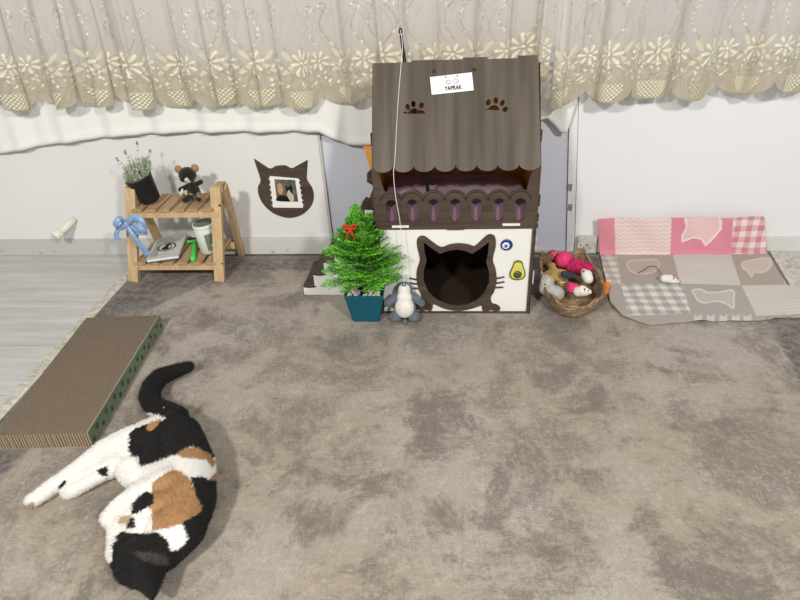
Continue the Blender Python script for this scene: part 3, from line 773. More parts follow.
# ================================================================== STEPS
steps = empty('cat_steps', (-.36, 1.94, .006), 'small white staircase with dark treads left of the cat house', 'steps')
N_ = 7; sx0, sz0, dxs, dzs = -.497, .040, .0400, .0478
SYF, SYB = 1.850, 2.020
def stair(off, lead=0):
    L_ = [(sx0, .007)]
    for i in range(N_):
        L_ += [(sx0 + dxs * i, sz0 + dzs * i + off), (sx0 + dxs * (i + 1), sz0 + dzs * i + off)]
    L_ += [(HL - .012, sz0 + dzs * (N_ - 1) + off), (HL - .012, .007)]
    return L_
b = BM(); plate(b, [stair(0)], .004, frame_y(SYF), 0, 0); obj('side_panel', b, 'white_board', steps)
back = [(sx0, .007)]
for i in range(N_):
    x0 = sx0 + dxs * i + .004; z = sz0 + dzs * i
    back += [(x0, z - .004), (x0, z + .006), (x0 + dxs * .35, z + .010), (x0 + dxs * .75, z + .018)]
back += [(-.272, .355), (-.270, .385), (-.260, .397), (HL - .012, .400), (HL - .012, .007)]
b = BM(); plate(b, [back], .004, frame_y(SYB), 0, 1); obj('back_side_panel', b, ['veneer_dark', 'edge'], steps)
for i in range(N_):
    x0 = sx0 + dxs * i; z = sz0 + dzs * i
    b = BM(); plate(b, [smooth_closed([(x0 + .000, SYF - .004), (x0 + dxs + .004, SYF - .004), (x0 + dxs + .003, SYF + .012), (x0 + dxs - .006, SYF + .03), (x0 + dxs - .006, SYB - .002), (x0 + .004, SYB - .002), (x0 + .002, SYF + .05)], 2)], .004, Matrix.Translation((0, 0, z + .0005)), 0, 1)
    obj('tread', b, ['veneer_dark', 'edge'], steps)
    b = BM(); plate(b, [[(SYF, z - dzs + .004 if i else .007), (SYB, z - dzs + .004 if i else .007), (SYB, z - .003), (SYF, z - .003)]], .003, Matrix(((0, 0, 1, x0 + .004), (1, 0, 0, 0), (0, 1, 0, 0), (0, 0, 0, 1))), 0); obj('riser', b, 'white_board', steps)
a, c = W(364.5, 210, SYF - .006), W(374, 221, SYF - .006)
b = BM(); box(b, (a.x, SYF - .010, c.z), (c.x, SYF - .003, a.z), .001); obj('joint_tab', b, 'white_board', steps)
b = BM(); plate(b, [[(a.x - .016, c.z - .03), (a.x + .032, c.z - .03), (a.x + .034, .360), (a.x + .006, .368), (a.x - .004, .352)]], .003, frame_y(SYF - .001), 0, 1); obj('end_post', b, ['veneer_dark', 'edge'], steps)

# ================================================================== WALL EYE / AVOCADO
bead = empty('nazar_bead', W(506.5, 250, HY - .003), 'round dark blue glass eye bead on the white cat house front', 'bead')
c = W(506.5, 244.6, HY - .0025); mt = Matrix.Translation((c.x, HY - .0025, c.z)) @ Matrix.Rotation(PI / 2, 4, 'X')
for nm, r_, h_, m_, mi, lb in (('glass', .0185, .006, 'eye_blue', 0, None), ('white_ring', .0120, .0070, 'card', 0, 'white ring'), ('pale_ring', .0090, .0076, 'eye_pale', 0, None), ('pupil', .0042, .0082, 'eye_blue', 0, None)):
    b = BM(); lathe(b, [(r_, 0), (r_, h_ * .6), (r_ * .93, h_ * .9), (r_ * .8, h_), (.0003, h_)], 32, mt @ Matrix.Translation((-.0022 if r_ < .015 else 0, .001 * -1 if r_ < .015 else 0, 0))); obj(nm, b, m_, bead, True)
avo = empty('avocado_magnet', W(517.5, 281, HY - .003), 'avocado half shaped magnet on the cat house front below the bead', 'magnet')
c = W(517.6, 270, HY - .003)
def avshape(k): return [(c.x + x * k, c.z + z * k) for x, z in smooth_closed([(-.012, .030), (0, .0345), (.012, .030), (.0165, .015), (.0235, -.004), (.0240, -.020), (.015, -.031), (0, -.034), (-.015, -.031), (-.0240, -.020), (-.0235, -.004), (-.0165, .015)], 5)]
b = BM(); plate(b, [avshape(1)], .005, frame_y(HY - .0046), 0, 0, .0008); obj('skin', b, 'avo_skin', avo, True)
b = BM(); plate(b, [avshape(.84)], .002, frame_y(HY - .0080)); obj('flesh', b, 'avo_flesh', avo)
b = BM(); lathe(b, [(.0135, 0), (.0130, .002), (.0105, .0045), (.006, .0060), (.0004, .0065)], 28, Matrix.Translation((c.x, HY - .0085, c.z - .013)) @ Matrix.Rotation(PI / 2, 4, 'X')); obj('pit', b, 'avo_pit', avo, True)

# ================================================================== TEASER WAND
wand = empty('teaser_wand', (-.10, 1.80, .33), 'thin black teaser rod poking up behind the roof with pale string', 'cat toy')
tipp = W(400.5, 31, 1.925); r1 = W(404.5, 60, 1.915); r2 = W(416, 121, 1.845)
dirr = (r2 - tipp).normalized(); bot = tipp + dirr * ((.392 - tipp.z) / dirr.z)
b = BM(); tube(b, [tipp, r1, r2, bot], [.0042, .0050, .0052, .0055], 12); ball(b, tipp, .0058, 2, (1, 1, 1.6)); obj('rod', b, 'black', wand, True)
PEN = Vector((-.133, 1.682, .006))
top = W(404, 284.5, PEN.y)
pts = [tipp + Vector((0, -.006, .004)), W(402.5, 45, 1.905), RF(401.5, 62), RF(398, 105), RF(395, 160), W(393.5, 172, 1.715), W(395.5, 196, 1.708), W(400, 222, 1.702), W(403, 255, 1.692), W(404.2, 281, PEN.y)]
pp = []
for q in pts:
    if len(q) == 2: q = ROOF @ Vector((q[0], q[1], .0075))
    pp.append(Vector(q))
b = BM(); tube(b, smooth_open(pp, 5), .0010, 6); 
tube(b, [tipp + Vector((.006 * math.cos(a), .006 * math.sin(a), -.004 - .0004 * i)) for i, a in enumerate(np.linspace(0, 3 * PI, 24))], .0009, 5)
obj('string', b, 'string', wand)
b = BM(); ball(b, top + Vector((0, -.001, .0005)), .0062, 3); obj('bell', b, 'steel', wand, True)

# ================================================================== PENGUIN
pen = empty('penguin_toy', PEN, 'small grey and white stuffed penguin sitting against the cat house front', 'plush toy')
tilt = Matrix.Translation(PEN) @ Matrix.Rotation(-.18, 4, 'X')
def T(x, y, z): return tilt @ Vector((x, y, z))
b = BM()
capsule(b, T(0, .008, .046), T(0, .008, .075), .038, .031); capsule(b, T(0, .006, .075), T(0, .002, .112), .030, .0245)
obj_body = remesh_obj('body', b, 'grey_plush', pen, .0028, 6)
b = BM(); ball(b, T(0, -.012, .052), .0315, 3, (1, .8, 1.2)); ball(b, T(0, -.010, .111), .0205, 3, (1, .9, 1.05)); ball(b, T(0, -.013, .086), .0245, 3, (1, .8, 1.1))
remesh_obj('belly', b, 'white_plush', pen, .0028, 6)
for s in (-1, 1):
    b = BM(); capsule(b, T(s * .028, -.002, .086), T(s * .054, -.010, .066), .015, .012); remesh_obj('wing', b, 'grey_plush', pen, .0025, 4)
    b = BM(); ball(b, T(s * .029, -.008, .020), .0185, 3, (1.05, 1.1, .9)); remesh_obj('foot', b, 'grey_plush', pen, .0025, 3)
b = BM(); ball(b, T(0, -.022, .006), .009, 3, (.8, 1.4, .6)); remesh_obj('tail', b, 'grey_plush', pen, .002, 2)
b = BM(); tube(b, [T(-.004, 0, .131), T(-.003, -.002, .140), T(.003, -.002, .140), T(.004, 0, .131)], .0011, 6); obj('loop', b, 'string', pen)

# ================================================================== POTTED CONIFER
pc = G(366.5, 318, .006); pc = Vector((-.260, 1.720, .006))
tree = empty('potted_conifer', pc, 'bright green artificial cypress in a square teal pot beside the cat house', 'potted plant')
b = BM(); t = bmesh.new()
def ringsq(h, z, rr=.008):
    o_ = []
    for sx_, sy_ in ((1, 1), (-1, 1), (-1, -1), (1, -1)):
        for k in range(4):
            a = {(1, 1): 0, (-1, 1): PI / 2, (-1, -1): PI, (1, -1): 1.5 * PI}[(sx_, sy_)] + k / 3 * PI / 2
            o_.append(t.verts.new((sx_ * (h - rr) + rr * math.cos(a), sy_ * (h - rr) + rr * math.sin(a), z)))
    return o_
rs = [ringsq(.0430, 0), ringsq(.0455, .003), ringsq(.0625, .104), ringsq(.0625, .107), ringsq(.0590, .107), ringsq(.0575, .094)]
for a, c in zip(rs[:-1], rs[1:]):
    for k in range(16): t.faces.new((a[k], a[(k + 1) % 16], c[(k + 1) % 16], c[k]))
t.faces.new(rs[0][::-1]); t.faces.new(rs[-1]); bmesh.ops.recalc_face_normals(t, faces=t.faces)
merge(b, t, Matrix.Translation(pc)); obj('pot', b, 'teal', tree)
b = BM()
for k in range(150):
    r_ = random.uniform(.0035, .0075); ball(b, pc + Vector((random.uniform(-.050, .050), random.uniform(-.050, .050), .097 + random.uniform(0, .006))), r_, 1, (1, random.uniform(.6, 1), .7), Matrix.Rotation(random.random() * 6, 3, 'Z'))
o = obj('pebbles', b, 'pebble', tree); o['kind'] = 'stuff'; o['label'] = 'white pebbles'
def leaf_mat(name, a, c):
    m, nt, bs = new_mat(name); at = node(nt, 'ShaderNodeAttribute', attribute_name='tint'); nt.links.new(at.outputs['Color'], bs.inputs['Base Color'])
    bs.inputs['Roughness'].default_value = .5; bs.inputs['Subsurface Weight'].default_value = 0; return m
M['leaf'] = leaf_mat('leaf', 0, 0)
LV, LF, LC = [], [], []
def needle(p, q, w, col):
    d_ = (q - p); s = d_.cross(Vector((random.gauss(0, 1), random.gauss(0, 1), random.gauss(0, 1)))).normalized() * w; m_ = p.lerp(q, .45); n = len(LV)
    LV.extend([p, m_ + s, q, m_ - s]); LF.append((n, n + 1, n + 2, n + 3)); LC.extend([col] * 4)
def frond(base, dirv, L_, shade):
    """a flat fan of scale-leaved sprays, drooping at the tip"""
    dirv = dirv.normalized(); side = dirv.cross(Vector((0, 0, 1)));  side = side.normalized() if side.length > .1 else Vector((1, 0, 0))
    n = 9; p = base.copy(); dv = dirv.copy()
    for i in range(n):
        t = i / n; q = p + dv * L_ / n; dv = (dv + Vector((0, 0, -.055))).normalized()
        col = [c * shade * random.uniform(.8, 1.2) for c in ((.085, .33, .022) if random.random() < .6 else (.16, .48, .040))]
        needle(p, q + dv * .004, .0016, col)
        sl_ = L_ * .42 * (math.sin(PI * min(1, t * .85 + .22)))
        for s in (-1, 1):
            sd = (dv * .75 + side * s * .8 + Vector((0, 0, random.uniform(-.15, .15)))).normalized(); a = q.copy(); m_ = max(3, int(sl_ / .0055))
            for k in range(m_):
                c_ = a + sd * sl_ / m_; cc = [x * (1 + .5 * k / m_) for x in col]
                needle(a, c_ + sd * .002, .0017, cc)
                for s2 in (-1, 1):
                    e = (sd * .7 + dv * .4 * s2 + side * s * .1 + Vector((0, 0, random.uniform(-.2, .3)))).normalized(); needle(a, a + e * .0085 * (1 - .4 * k / m_), .0015, cc)
                a = c_
        p = q
prof_r = [(.10, .080), (.16, .098), (.21, .090), (.26, .066), (.30, .040), (.34, .014)]
for k in range(190):
    h = .122 + .200 * (random.random() ** 1.15); R_ = np.interp(h, [a for a, _ in prof_r], [c for _, c in prof_r]); az = random.random() * 2 * PI
    base = pc + Vector((0, 0, h)) + Vector((math.cos(az), math.sin(az), 0)) * R_ * random.uniform(.05, .45)
    up = np.interp(h, [.1, .2, .34], [.30, .9, 2.4]) + random.uniform(-.25, .5)
    frond(base, Vector((math.cos(az), math.sin(az), up)), R_ * random.uniform(.75, 1.05) + .012, random.uniform(.65, 1.15))
for k in range(13): frond(pc + Vector((random.uniform(-.01, .01) - .016, random.uniform(-.01, .01), .255 + .0075 * k)), Vector((random.uniform(-.32, .28) * (1 - k / 16), random.uniform(-.25, .25), 1)), .050, 1)
for px_, py_, ln in ((401, 278, 1.0), (322, 285, 1.0), (322, 250, .9), (398, 262, .8), (352, 210, .6), (380, 232, .9)):
    e = W(px_, py_, 1.70); s_ = pc + Vector(((e.x - pc.x) * .3, 0, max(.11, e.z - .05))); frond(s_, (e - s_) + Vector((0, 0, .02)), (e - s_).length * 1.0, 1.1)
A_ = np.array([tuple(v) for v in LV]).reshape(-1, 4, 3); bad = ((A_[:, :, 0] > HL - .008) & (A_[:, :, 1] > HY - .012)).any(1) | (A_[:, :, 1] > SYF - .012).any(1) | ((A_[:, :, 2] < .108 + .006).any(1))
CL_ = np.array(LC).reshape(-1, 4, 3)[~bad].reshape(-1, 3); A_ = A_[~bad].reshape(-1, 3)
me = bpy.data.meshes.new('foliage'); me.from_pydata(A_.tolist(), [], np.arange(len(A_)).reshape(-1, 4).tolist()); set_tint(me, CL_); obj_f = link_mesh('foliage', me, 'leaf', tree)
b = BM(); tube(b, [pc + Vector((0, 0, .09)), pc + Vector((.003, 0, .2)), pc + Vector((-.014, 0, .31))], [.005, .004, .002], 8)
for k in range(14):
    az = k * 2.4; h = .11 + .017 * k; R_ = .5 * np.interp(h, [a for a, _ in prof_r], [c for _, c in prof_r]); tube(b, [pc + Vector((0, 0, h)), pc + Vector((math.cos(az) * R_, math.sin(az) * R_, h + .02))], .0018, 5)
obj('stem', b, 'soil', tree)
rb = W(350, 229, 1.672); b = BM()
for s in (-1, 1):
    tube(b, smooth_open([rb, rb + Vector((s * .010, -.004, .014)), rb + Vector((s * .018, -.002, .012)), rb + Vector((s * .016, 0, .002)), rb], 4), [.0030] * 17, 6)
    tube(b, smooth_open([rb, rb + Vector((s * .006, -.004, -.014)), rb + Vector((s * .013, 0, -.030))], 4), [.0034] * 9, 6)
ball(b, rb, .006, 2); obj('bow', b, 'red', tree, True)['label'] = 'red ribbon bow'
# ================================================================== SCRATCHER
A0, A1, B1, B0 = G(-9, 436, .053), G(88, 433, .053), G(160, 315, .053), G(88, 315, .053)
ux = Vector((B1.x - B0.x, B1.y - B0.y, 0)); ln = (Vector((B1.x - A1.x, B1.y - A1.y, 0))).length
vy = Vector((B1.x - A1.x, B1.y - A1.y, 0)).normalized(); vx = Vector((vy.y, -vy.x, 0)); wd_ = .238
org = Vector((A1.x, A1.y, .006)) - vx * wd_
SM = Matrix(((vx.x, vy.x, 0, org.x), (vx.y, vy.y, 0, org.y), (0, 0, 1, .0065), (0, 0, 0, 1)))
scr = empty('cardboard_scratcher', SM @ Vector((wd_ / 2, ln / 2, 0)), 'flat corrugated cardboard scratcher with green printed edge on the rug', 'cat scratcher')
b = BM(); hh = .047
n = 46
for k in range(n):                          # the glued corrugated strips, each a touch different
    x0 = .001 + (wd_ - .003) * k / n; x1 = .001 + (wd_ - .003) * (k + 1) / n; z = hh - random.uniform(0, .0004)
    box(b, (x0, random.uniform(0, .0012), 0), (x1 - .0007, ln - random.uniform(0, .0015), z), 0, SM, 0)
    ya = .0
    for q in range(3): pass
box(b, (.001, .0015, .0005), (wd_ - .002, ln - .002, hh - .0018), 0, SM, 1)
m, nt, bs = new_mat('corrugated'); L = nt.links.new
tc = node(nt, 'ShaderNodeTexCoord'); mp = node(nt, 'ShaderNodeMapping'); mp.inputs['Rotation'].default_value = (0, 0, -math.atan2(vx.y, vx.x)); L(tc.outputs['Object'], mp.inputs[0])
w1 = node(nt, 'ShaderNodeTexWave', Scale=62, Distortion=2.2, Detail=3); w1.bands_direction = 'X'; L(mp.outputs[0], w1.inputs['Vector'])
w2 = node(nt, 'ShaderNodeTexWave', Scale=48, Distortion=3, Detail=2); w2.bands_direction = 'Y'; L(mp.outputs[0], w2.inputs['Vector'])
n1 = node(nt, 'ShaderNodeTexNoise', Scale=9, Detail=6); L(mp.outputs[0], n1.inputs['Vector'])
n3 = node(nt, 'ShaderNodeTexNoise', Scale=160, Detail=4); L(mp.outputs[0], n3.inputs['Vector'])
mx = node(nt, 'ShaderNodeMath', operation='MULTIPLY'); L(w1.outputs['Fac'], mx.inputs[0]); L(w2.outputs['Fac'], mx.inputs[1])
ad = node(nt, 'ShaderNodeMath', operation='ADD'); L(mx.outputs[0], ad.inputs[0]); L(n3.outputs[0], ad.inputs[1])
r = node(nt, 'ShaderNodeValToRGB'); r.color_ramp.elements[0].position = .35; r.color_ramp.elements[1].position = 1.1
r.color_ramp.elements[0].color = (.140, .104, .070, 1); r.color_ramp.elements[1].color = (.215, .165, .115, 1); L(ad.outputs[0], r.inputs[0])
L(r.outputs[0], bs.inputs['Base Color']); bs.inputs['Roughness'].default_value = .9
bp = node(nt, 'ShaderNodeBump', Strength=.25, Distance=.002); L(ad.outputs[0], bp.inputs['Height']); L(bp.outputs[0], bs.inputs['Normal'])
M['corr'] = m
m, nt, bs = new_mat('corrugated_end'); L = nt.links.new
tc = node(nt, 'ShaderNodeTexCoord'); mp = node(nt, 'ShaderNodeMapping'); mp.inputs['Rotation'].default_value = (0, 0, -math.atan2(vx.y, vx.x)); L(tc.outputs['Object'], mp.inputs[0])
w1 = node(nt, 'ShaderNodeTexWave', Scale=42, Distortion=1.2, Detail=3); w1.bands_direction = 'X'; L(mp.outputs[0], w1.inputs['Vector'])
r = node(nt, 'ShaderNodeValToRGB'); r.color_ramp.elements[0].position = .25; r.color_ramp.elements[1].position = .8
r.color_ramp.elements[0].color = (.14, .10, .06, 1); r.color_ramp.elements[1].color = (.38, .30, .20, 1); L(w1.outputs['Fac'], r.inputs[0]); L(r.outputs[0], bs.inputs['Base Color']); bs.inputs['Roughness'].default_value = .9
M['corr_end'] = m
for f in b.faces:
    c = (SM.inverted().to_3x3() @ f.normal)
    f.material_index = 1 if abs(c.y) > .7 else 0
obj('corrugated_core', b, ['corr', 'corr_end'], scr)
def sleeve(x0, x1):
    b = BM(); box(b, (x0, 0, 0), (x1, ln, hh + .0012), .0004, SM); return b
band = obj('printed_side', sleeve(wd_ - .0020, wd_), 'green_card', scr); band['label'] = 'green cardboard side printed with dark paw prints'
o = obj('printed_side', sleeve(-.001, .001), 'green_card', scr); o['label'] = 'green cardboard side'
b = BM(); box(b, (-.001, 0, 0), (wd_, ln, .0008), 0, SM); obj('bottom_sheet', b, 'kraft_edge', scr)
b = BM(); box(b, (wd_ - .0032, -.0004, 0), (wd_ - .0018, ln, hh + .0013), 0, SM); obj('raw_edge', b, 'kraft_edge', scr)
PM = SM @ Matrix(((0, 0, 1, wd_ + .0003), (1, 0, 0, 0), (0, 1, 0, 0), (0, 0, 0, 1)))
for k in range(19):
    yc = .015 + (ln - .03) * k / 18; zc = .030 if k % 2 else .014; sc = random.uniform(.9, 1.15) * .0080; an = random.uniform(-.6, .6)
    b = BM()
    def rot(p): return (yc + sc * (p[0] * math.cos(an) - p[1] * math.sin(an)), zc + sc * (p[0] * math.sin(an) + p[1] * math.cos(an)))
    plate(b, [[rot(p) for p in smooth_closed([(-.7, -.55), (-.25, -.75), (0, -.6), (.25, -.75), (.7, -.55), (.45, .0), (0, .28), (-.45, 0)], 3)]], .0004, PM)
    for tx, ty in ((-.85, .28), (-.32, .72), (.32, .72), (.85, .28)): plate(b, [[rot(p) for p in circ((tx, ty), .22, 8, .32)]], .0004, PM)
    obj('paw_print', b, 'green_print', band)

# ================================================================== SLATTED SHELF
shelf = empty('slatted_shelf', (-1.0, 2.05, 0), 'small two tier slatted pine shelf against the left wall', 'shelf')
YF = [1.950, 1.992]
LB, LT = Vector((-1.163, 1.952, .0065)), Vector((-1.100, 1.992, .356)); RBm, RTp = Vector((-.835, 1.952, .0065)), Vector((-.795, 1.992, .356))
def on(a, c, z): return a.lerp(c, (z - a.z) / (c.z - a.z))
for a, c in ((LB, LT), (RBm, RTp)):
    b = BM(); sweep(b, a, c, .036, .020, .0015); obj('leg', b, 'pine', shelf)
for s, a, c in ((-1, Vector((-1.125, 2.168, 0.0)), Vector((-1.108, 2.022, .345))), (1, Vector((-.812, 2.166, .0)), Vector((-.776, 2.018, .350)))):
    b = BM(); sweep(b, a, c, .018, .034, .0015); lg = obj('leg', b, 'pine', shelf)
for s, p in ((-1, LT), (1, RTp)):
    b = BM(); box(b, (p.x - .014 + .006 * s, p.y - .002, p.z - .022), (p.x + .016 + .006 * s, p.y + .044, p.z + .004), .0015); obj('top_block', b, 'pine_slat', shelf)
for pt in ((219.8, 205), (222.5, 263)):
    b = BM(); p = W(*pt, 1.955 if pt[1] > 230 else 1.975); tube(b, [(p.x, p.y + .004, p.z), (p.x + .0, p.y - .006, p.z)], .0032, 8)
    obj('screw', b, 'screw', shelf)
for z, yf, yb, nm in ((.276, 1.975, 2.118, 'upper'), (.074, 1.962, 2.150, 'lower')):
    xl_, xr_ = on(LB, LT, z).x + .004, on(RBm, RTp, z).x - .004
    n = 6 if nm == 'upper' else 6
    b = BM(); wsl = (xr_ - xl_) / n
    for k in range(n):
        x0 = xl_ + wsl * k + .006; x1 = xl_ + wsl * (k + 1) - .006; dx = random.uniform(-.002, .002)
        box(b, (x0 + dx, yf - .014, z), (x1 + dx, yb, z + .010), .0015, None, 0)
    sh = obj('shelf_slats', b, 'pine_slat', shelf)
    for yy in (yf, yb - .016):
        b = BM(); box(b, (xl_ - .012, yy - .008, z - .024), (xr_ + .012, yy + .008, z - .0005), .0015); obj('rail', b, 'pine', sh)

# black pot with lavender sprigs, leaning
LP = W(147, 192, 2.035); zsh = .2865
lav = empty('potted_lavender', (LP.x, 2.035, zsh), 'small black pot of pale lavender tilted on top of the shelf', 'potted plant')
LPM = Matrix.Translation((LP.x + .012, 2.030, zsh + .001)) @ Matrix.Rotation(math.radians(-14), 4, 'Y') @ Matrix.Rotation(math.radians(6), 4, 'X')
LPM = Matrix.Translation((0, 0, .0065)) @ LPM
b = BM(); lathe(b, [(.0300, 0), (.0335, .003), (.0455, .088), (.0475, .090), (.0475, .094), (.0440, .094), (.042, .082)], 36, LPM); obj('pot', b, 'black_pot', lav, True)
b = BM(); lathe(b, [(.0425, .080), (.030, .084), (.001, .085)], 24, LPM); obj('soil', b, 'soil', lav)
LV, LF, LC = [], [], []
def sprig(base, dv, L_, col):
    n = 9; p = base.copy()
    for i in range(n):
        q = p + dv * L_ / n; needle(p, q, .0010, [c * .8 for c in col])
        for k in range(5):
            az = random.random() * 6.28; s = dv.orthogonal(); s.rotate(Matrix.Rotation(az, 3, dv)); e = (s + dv * 1.1).normalized(); needle(q, q + e * random.uniform(.010, .017) * (1 - .5 * i / n), .0014, [c * random.uniform(.8, 1.25) for c in col])
        p = q
    return p
base0 = LPM @ Vector((0, 0, .082)); tips = []
for k in range(70):
    az = random.random() * 6.28; rr = random.uniform(0, .036); bp_ = LPM @ Vector((rr * math.cos(az), rr * math.sin(az), .083)); dv = Vector((math.cos(az) * rr * 14 - .10, math.sin(az) * rr * 12, 1 + random.random() * .3)).normalized()
    col = random.choice([(.46, .50, .38), (.58, .60, .50), (.28, .37, .19)]); sprig(bp_, dv, random.uniform(.032, .072), col)
for px_, ln2 in (((137, 143), 1), ((117, 159), 1), ((150, 151), 1), ((125, 152), 1)):
    e = W(px_[0], px_[1], 2.03); bp_ = LPM @ Vector((0, 0, .08)); dv = (e - bp_); L_ = dv.length; tips.append(sprig(bp_, dv.normalized(), L_, (.40, .42, .33)))
me = bpy.data.meshes.new('foliage'); me.from_pydata([tuple(v) for v in LV], [], LF); set_tint(me, np.array(LC)); link_mesh('foliage', me, 'leaf', lav)
M['lav_bud'] = mat('lavender_bud', (.28, .25, .30), .8, .2, 200)
for p in tips:
    b = BM()
    for k in range(8): ball(b, p + Vector((random.uniform(-.003, .003), random.uniform(-.003, .003), random.uniform(-.006, .006))), .0028, 1)
    obj('flower', b, 'lav_bud', lav)

# little calico plush
pl = W(194, 199, 2.045); zs = .287
CM = Matrix.Translation((pl.x + .004, 2.045, zs)) @ Matrix.Rotation(-.06, 4, 'Y') @ Matrix.Rotation(-.12, 4, 'X') @ Matrix.Scale(1.13, 4)
RS = 1.13
plush = empty('plush_cat', (pl.x, 2.045, zs), 'little black white and tan stuffed cat on the upper shelf', 'plush toy')
def Q(x, y, z): return CM @ Vector((x, y, z))
M['plush_tint'] = attr_mat('plush_tint', .9, .8, 300, .3)
b = BM(); capsule(b, Q(0, .004, .022), Q(0, .004, .045), .022, .018)
capsule(b, Q(-.014, -.006, .046), Q(-.034, -.014, .040), .009, .008); capsule(b, Q(.014, -.004, .050), Q(.034, -.006, .058), .009, .008)
capsule(b, Q(-.012, -.012, .014), Q(-.020, -.030, .010), .011, .010); capsule(b, Q(.012, -.012, .014), Q(.024, -.028, .010), .011, .010)
o = remesh_obj('body', b, 'plush_tint', plush, .0024, 4)
co = np.array([tuple(v.co) for v in o.data.vertices]) + np.array(wloc(o)); px = PXA(co)
c_ = np.tile(np.array([.016, .012, .010]), (len(co), 1)); z3 = lambda s: (165 + s[0] / 10.91, 160 + s[1] / 10.91)
c_[inpoly(px, [z3(s) for s in ((350, 350), (445, 340), (440, 410), (350, 410))])] = (.30, .17, .07)
c_[inpoly(px, [z3(s) for s in ((262, 362), (300, 362), (300, 385), (262, 385))])] = (.30, .17, .07)
set_tint(o.data, c_)
b = BM(); ball(b, Q(-.004, -.006, .082), .0265, 3, (1.05, .95, .98)); ball(b, Q(-.010, -.026, .074), .011, 3, (1.2, .8, .9))
o = remesh_obj('head', b, 'plush_tint', plush, .0022, 3)
co = np.array([tuple(v.co) for v in o.data.vertices]) + np.array(wloc(o)); px = PXA(co); c_ = np.tile(np.array([.014, .011, .010]), (len(co), 1))
c_[inpoly(px, [z3(s) for s in ((215, 205), (240, 190), (262, 215), (285, 250), (320, 225), (350, 235), (320, 275), (260, 300), (215, 275))])] = (.75, .68, .60)
c_[inpoly(px, [z3(s) for s in ((310, 190), (350, 190), (350, 225), (320, 225))])] = (.10, .06, .04); set_tint(o.data, c_)
b = BM(); ball(b, Q(-.013, -.0375, .074), .0028, 2); obj('nose', b, 'black', plush, True)
for s in (-1, 1):
    b = BM(); ball(b, Q(-.010 + s * .010, -.0305, .085), .0022, 2); obj('eye', b, 'black', plush, True)
M['tan_felt'] = mat('tan_felt', (.36, .22, .10), .9, .1, 100)
for s in (-1, 1):
    b = BM(); ball(b, Q(-.004 + s * .027, -.002, .101), .0125, 3, (1, .5, 1.05)); obj('ear', b, 'tan_felt', plush, True)
b = BM(); capsule(b, Q(-.026, -.018, .040), Q(-.034, -.020, .026), .0035, .003); obj('paw', b, 'white_plush', plush)

RS = 1.0
# booklet
bk = empty('booklet', G(166, 247, .088), 'pale booklet with an oval cat picture on the lower shelf', 'booklet')
za, zb2 = .0865, .090
C = [G(146.2, 260.0, .104), G(178.2, 255.6, .104), G(186.4, 234.2, .104), None]; C[3] = C[0] + C[2] - C[1]
def bmap(s, t, h=0):
    p = (C[0].lerp(C[1], s)).lerp(C[3].lerp(C[2], s), t); return p + Vector((0, 0, h))
def quadbox(b, s0, s1, t0, t1, h0, h1, mi=0):
    vs = [b.verts.new(bmap(s, t, h)) for h in (h0, h1) for s, t in ((s0, t0), (s1, t0), (s1, t1), (s0, t1))]
    for f in ((3, 2, 1, 0), (4, 5, 6, 7), (0, 1, 5, 4), (1, 2, 6, 5), (2, 3, 7, 6), (3, 0, 4, 7)): b.faces.new([vs[i] for i in f]).material_index = mi
M['bk_cover'] = mat('booklet_cover', (.60, .60, .575), .45, .04, 20); M['bk_back'] = mat('booklet_back', (.14, .22, .24), .5, .05)
b = BM(); quadbox(b, 0, 1, 0, 1, -.0012, 0); cv = obj('front_cover', b, 'bk_cover', bk)
b = BM(); quadbox(b, .01, .99, .012, .99, -.0100, -.0014); obj('pages', b, 'card', bk)
b = BM(); quadbox(b, 0, 1, 0, 1, -.0122, -.0102); obj('back_cover', b, 'bk_back', bk)
b = BM()
def bflat(pts, h, mi=0):
    h = h + .0007
    vs = [b.verts.new(bmap(s, t, h)) for s, t in pts]; b.faces.new(vs).material_index = mi
for i in range(28):
    a0, a1 = 2 * PI * i / 28, 2 * PI * (i + 1) / 28; e = lambda a, k: (.50 + .30 * k * math.cos(a), .48 + .19 * k * math.sin(a)); bflat([e(a0, .86), e(a0, 1), e(a1, 1), e(a1, .86)][::-1], .0003)
obj('oval_print', b, 'black', cv); b = BM()
bflat(smooth_closed([(.34, .42), (.40, .36), (.55, .35), (.66, .42), (.64, .52), (.58, .60), (.56, .66), (.50, .60), (.44, .62), (.42, .52)], 3), .0003)
bflat([(.56, .44), (.64, .42), (.62, .50), (.57, .54)], .0006, 1)
obj('cat_print', b, ['black', 'card'], cv); b = BM()
for s0, s1, t in ((.30, .62, .86), (.24, .92, .79)):
    k = s0
    while k < s1: e = k + random.uniform(.03, .06); bflat([(k, t), (e, t), (e, t + .025), (k, t + .025)], .0003, 2); k = e + .015
for k in np.arange(.32, .66, .05): bflat([(k, .12), (k + .035, .12), (k + .035, .135), (k, .135)], .0003, 2)
obj('text_print', b, ['black', 'card', 'print_grey'], cv)['kind'] = 'stuff'

# green grooming comb
gc = empty('grooming_comb', G(191, 250, .088), 'bright green grooming comb between booklet and tub on the lower shelf', 'comb')
g0, g1 = G(193.0, 259.5, .091), G(194.5, 242.5, .096)
b = BM(); pts = smooth_open([g0, g0.lerp(g1, .35) + Vector((0, 0, .002)), g0.lerp(g1, .8), g1], 5)
tube(b, pts, [.0095 * (.75 + .35 * math.cos(i / 15 * 2.4)) for i in range(16)], 12); ball(b, g0, .0095, 2, (1, 1, .8))
obj('handle', b, 'lime', gc, True)
h0, h1 = G(187, 241.5, .097), G(196, 240.5, .097)
b = BM(); sweep(b, h0, h1, .014, .006, .001, Vector((0, 0, 1))); obj('head', b, 'lime', gc)
b = BM(); sweep(b, h0 + Vector((0, .014, .001)), h1 + Vector((0, .014, .001)), .018, .006, .001, Vector((0, 0, 1))); obj('blade', b, 'black', gc)

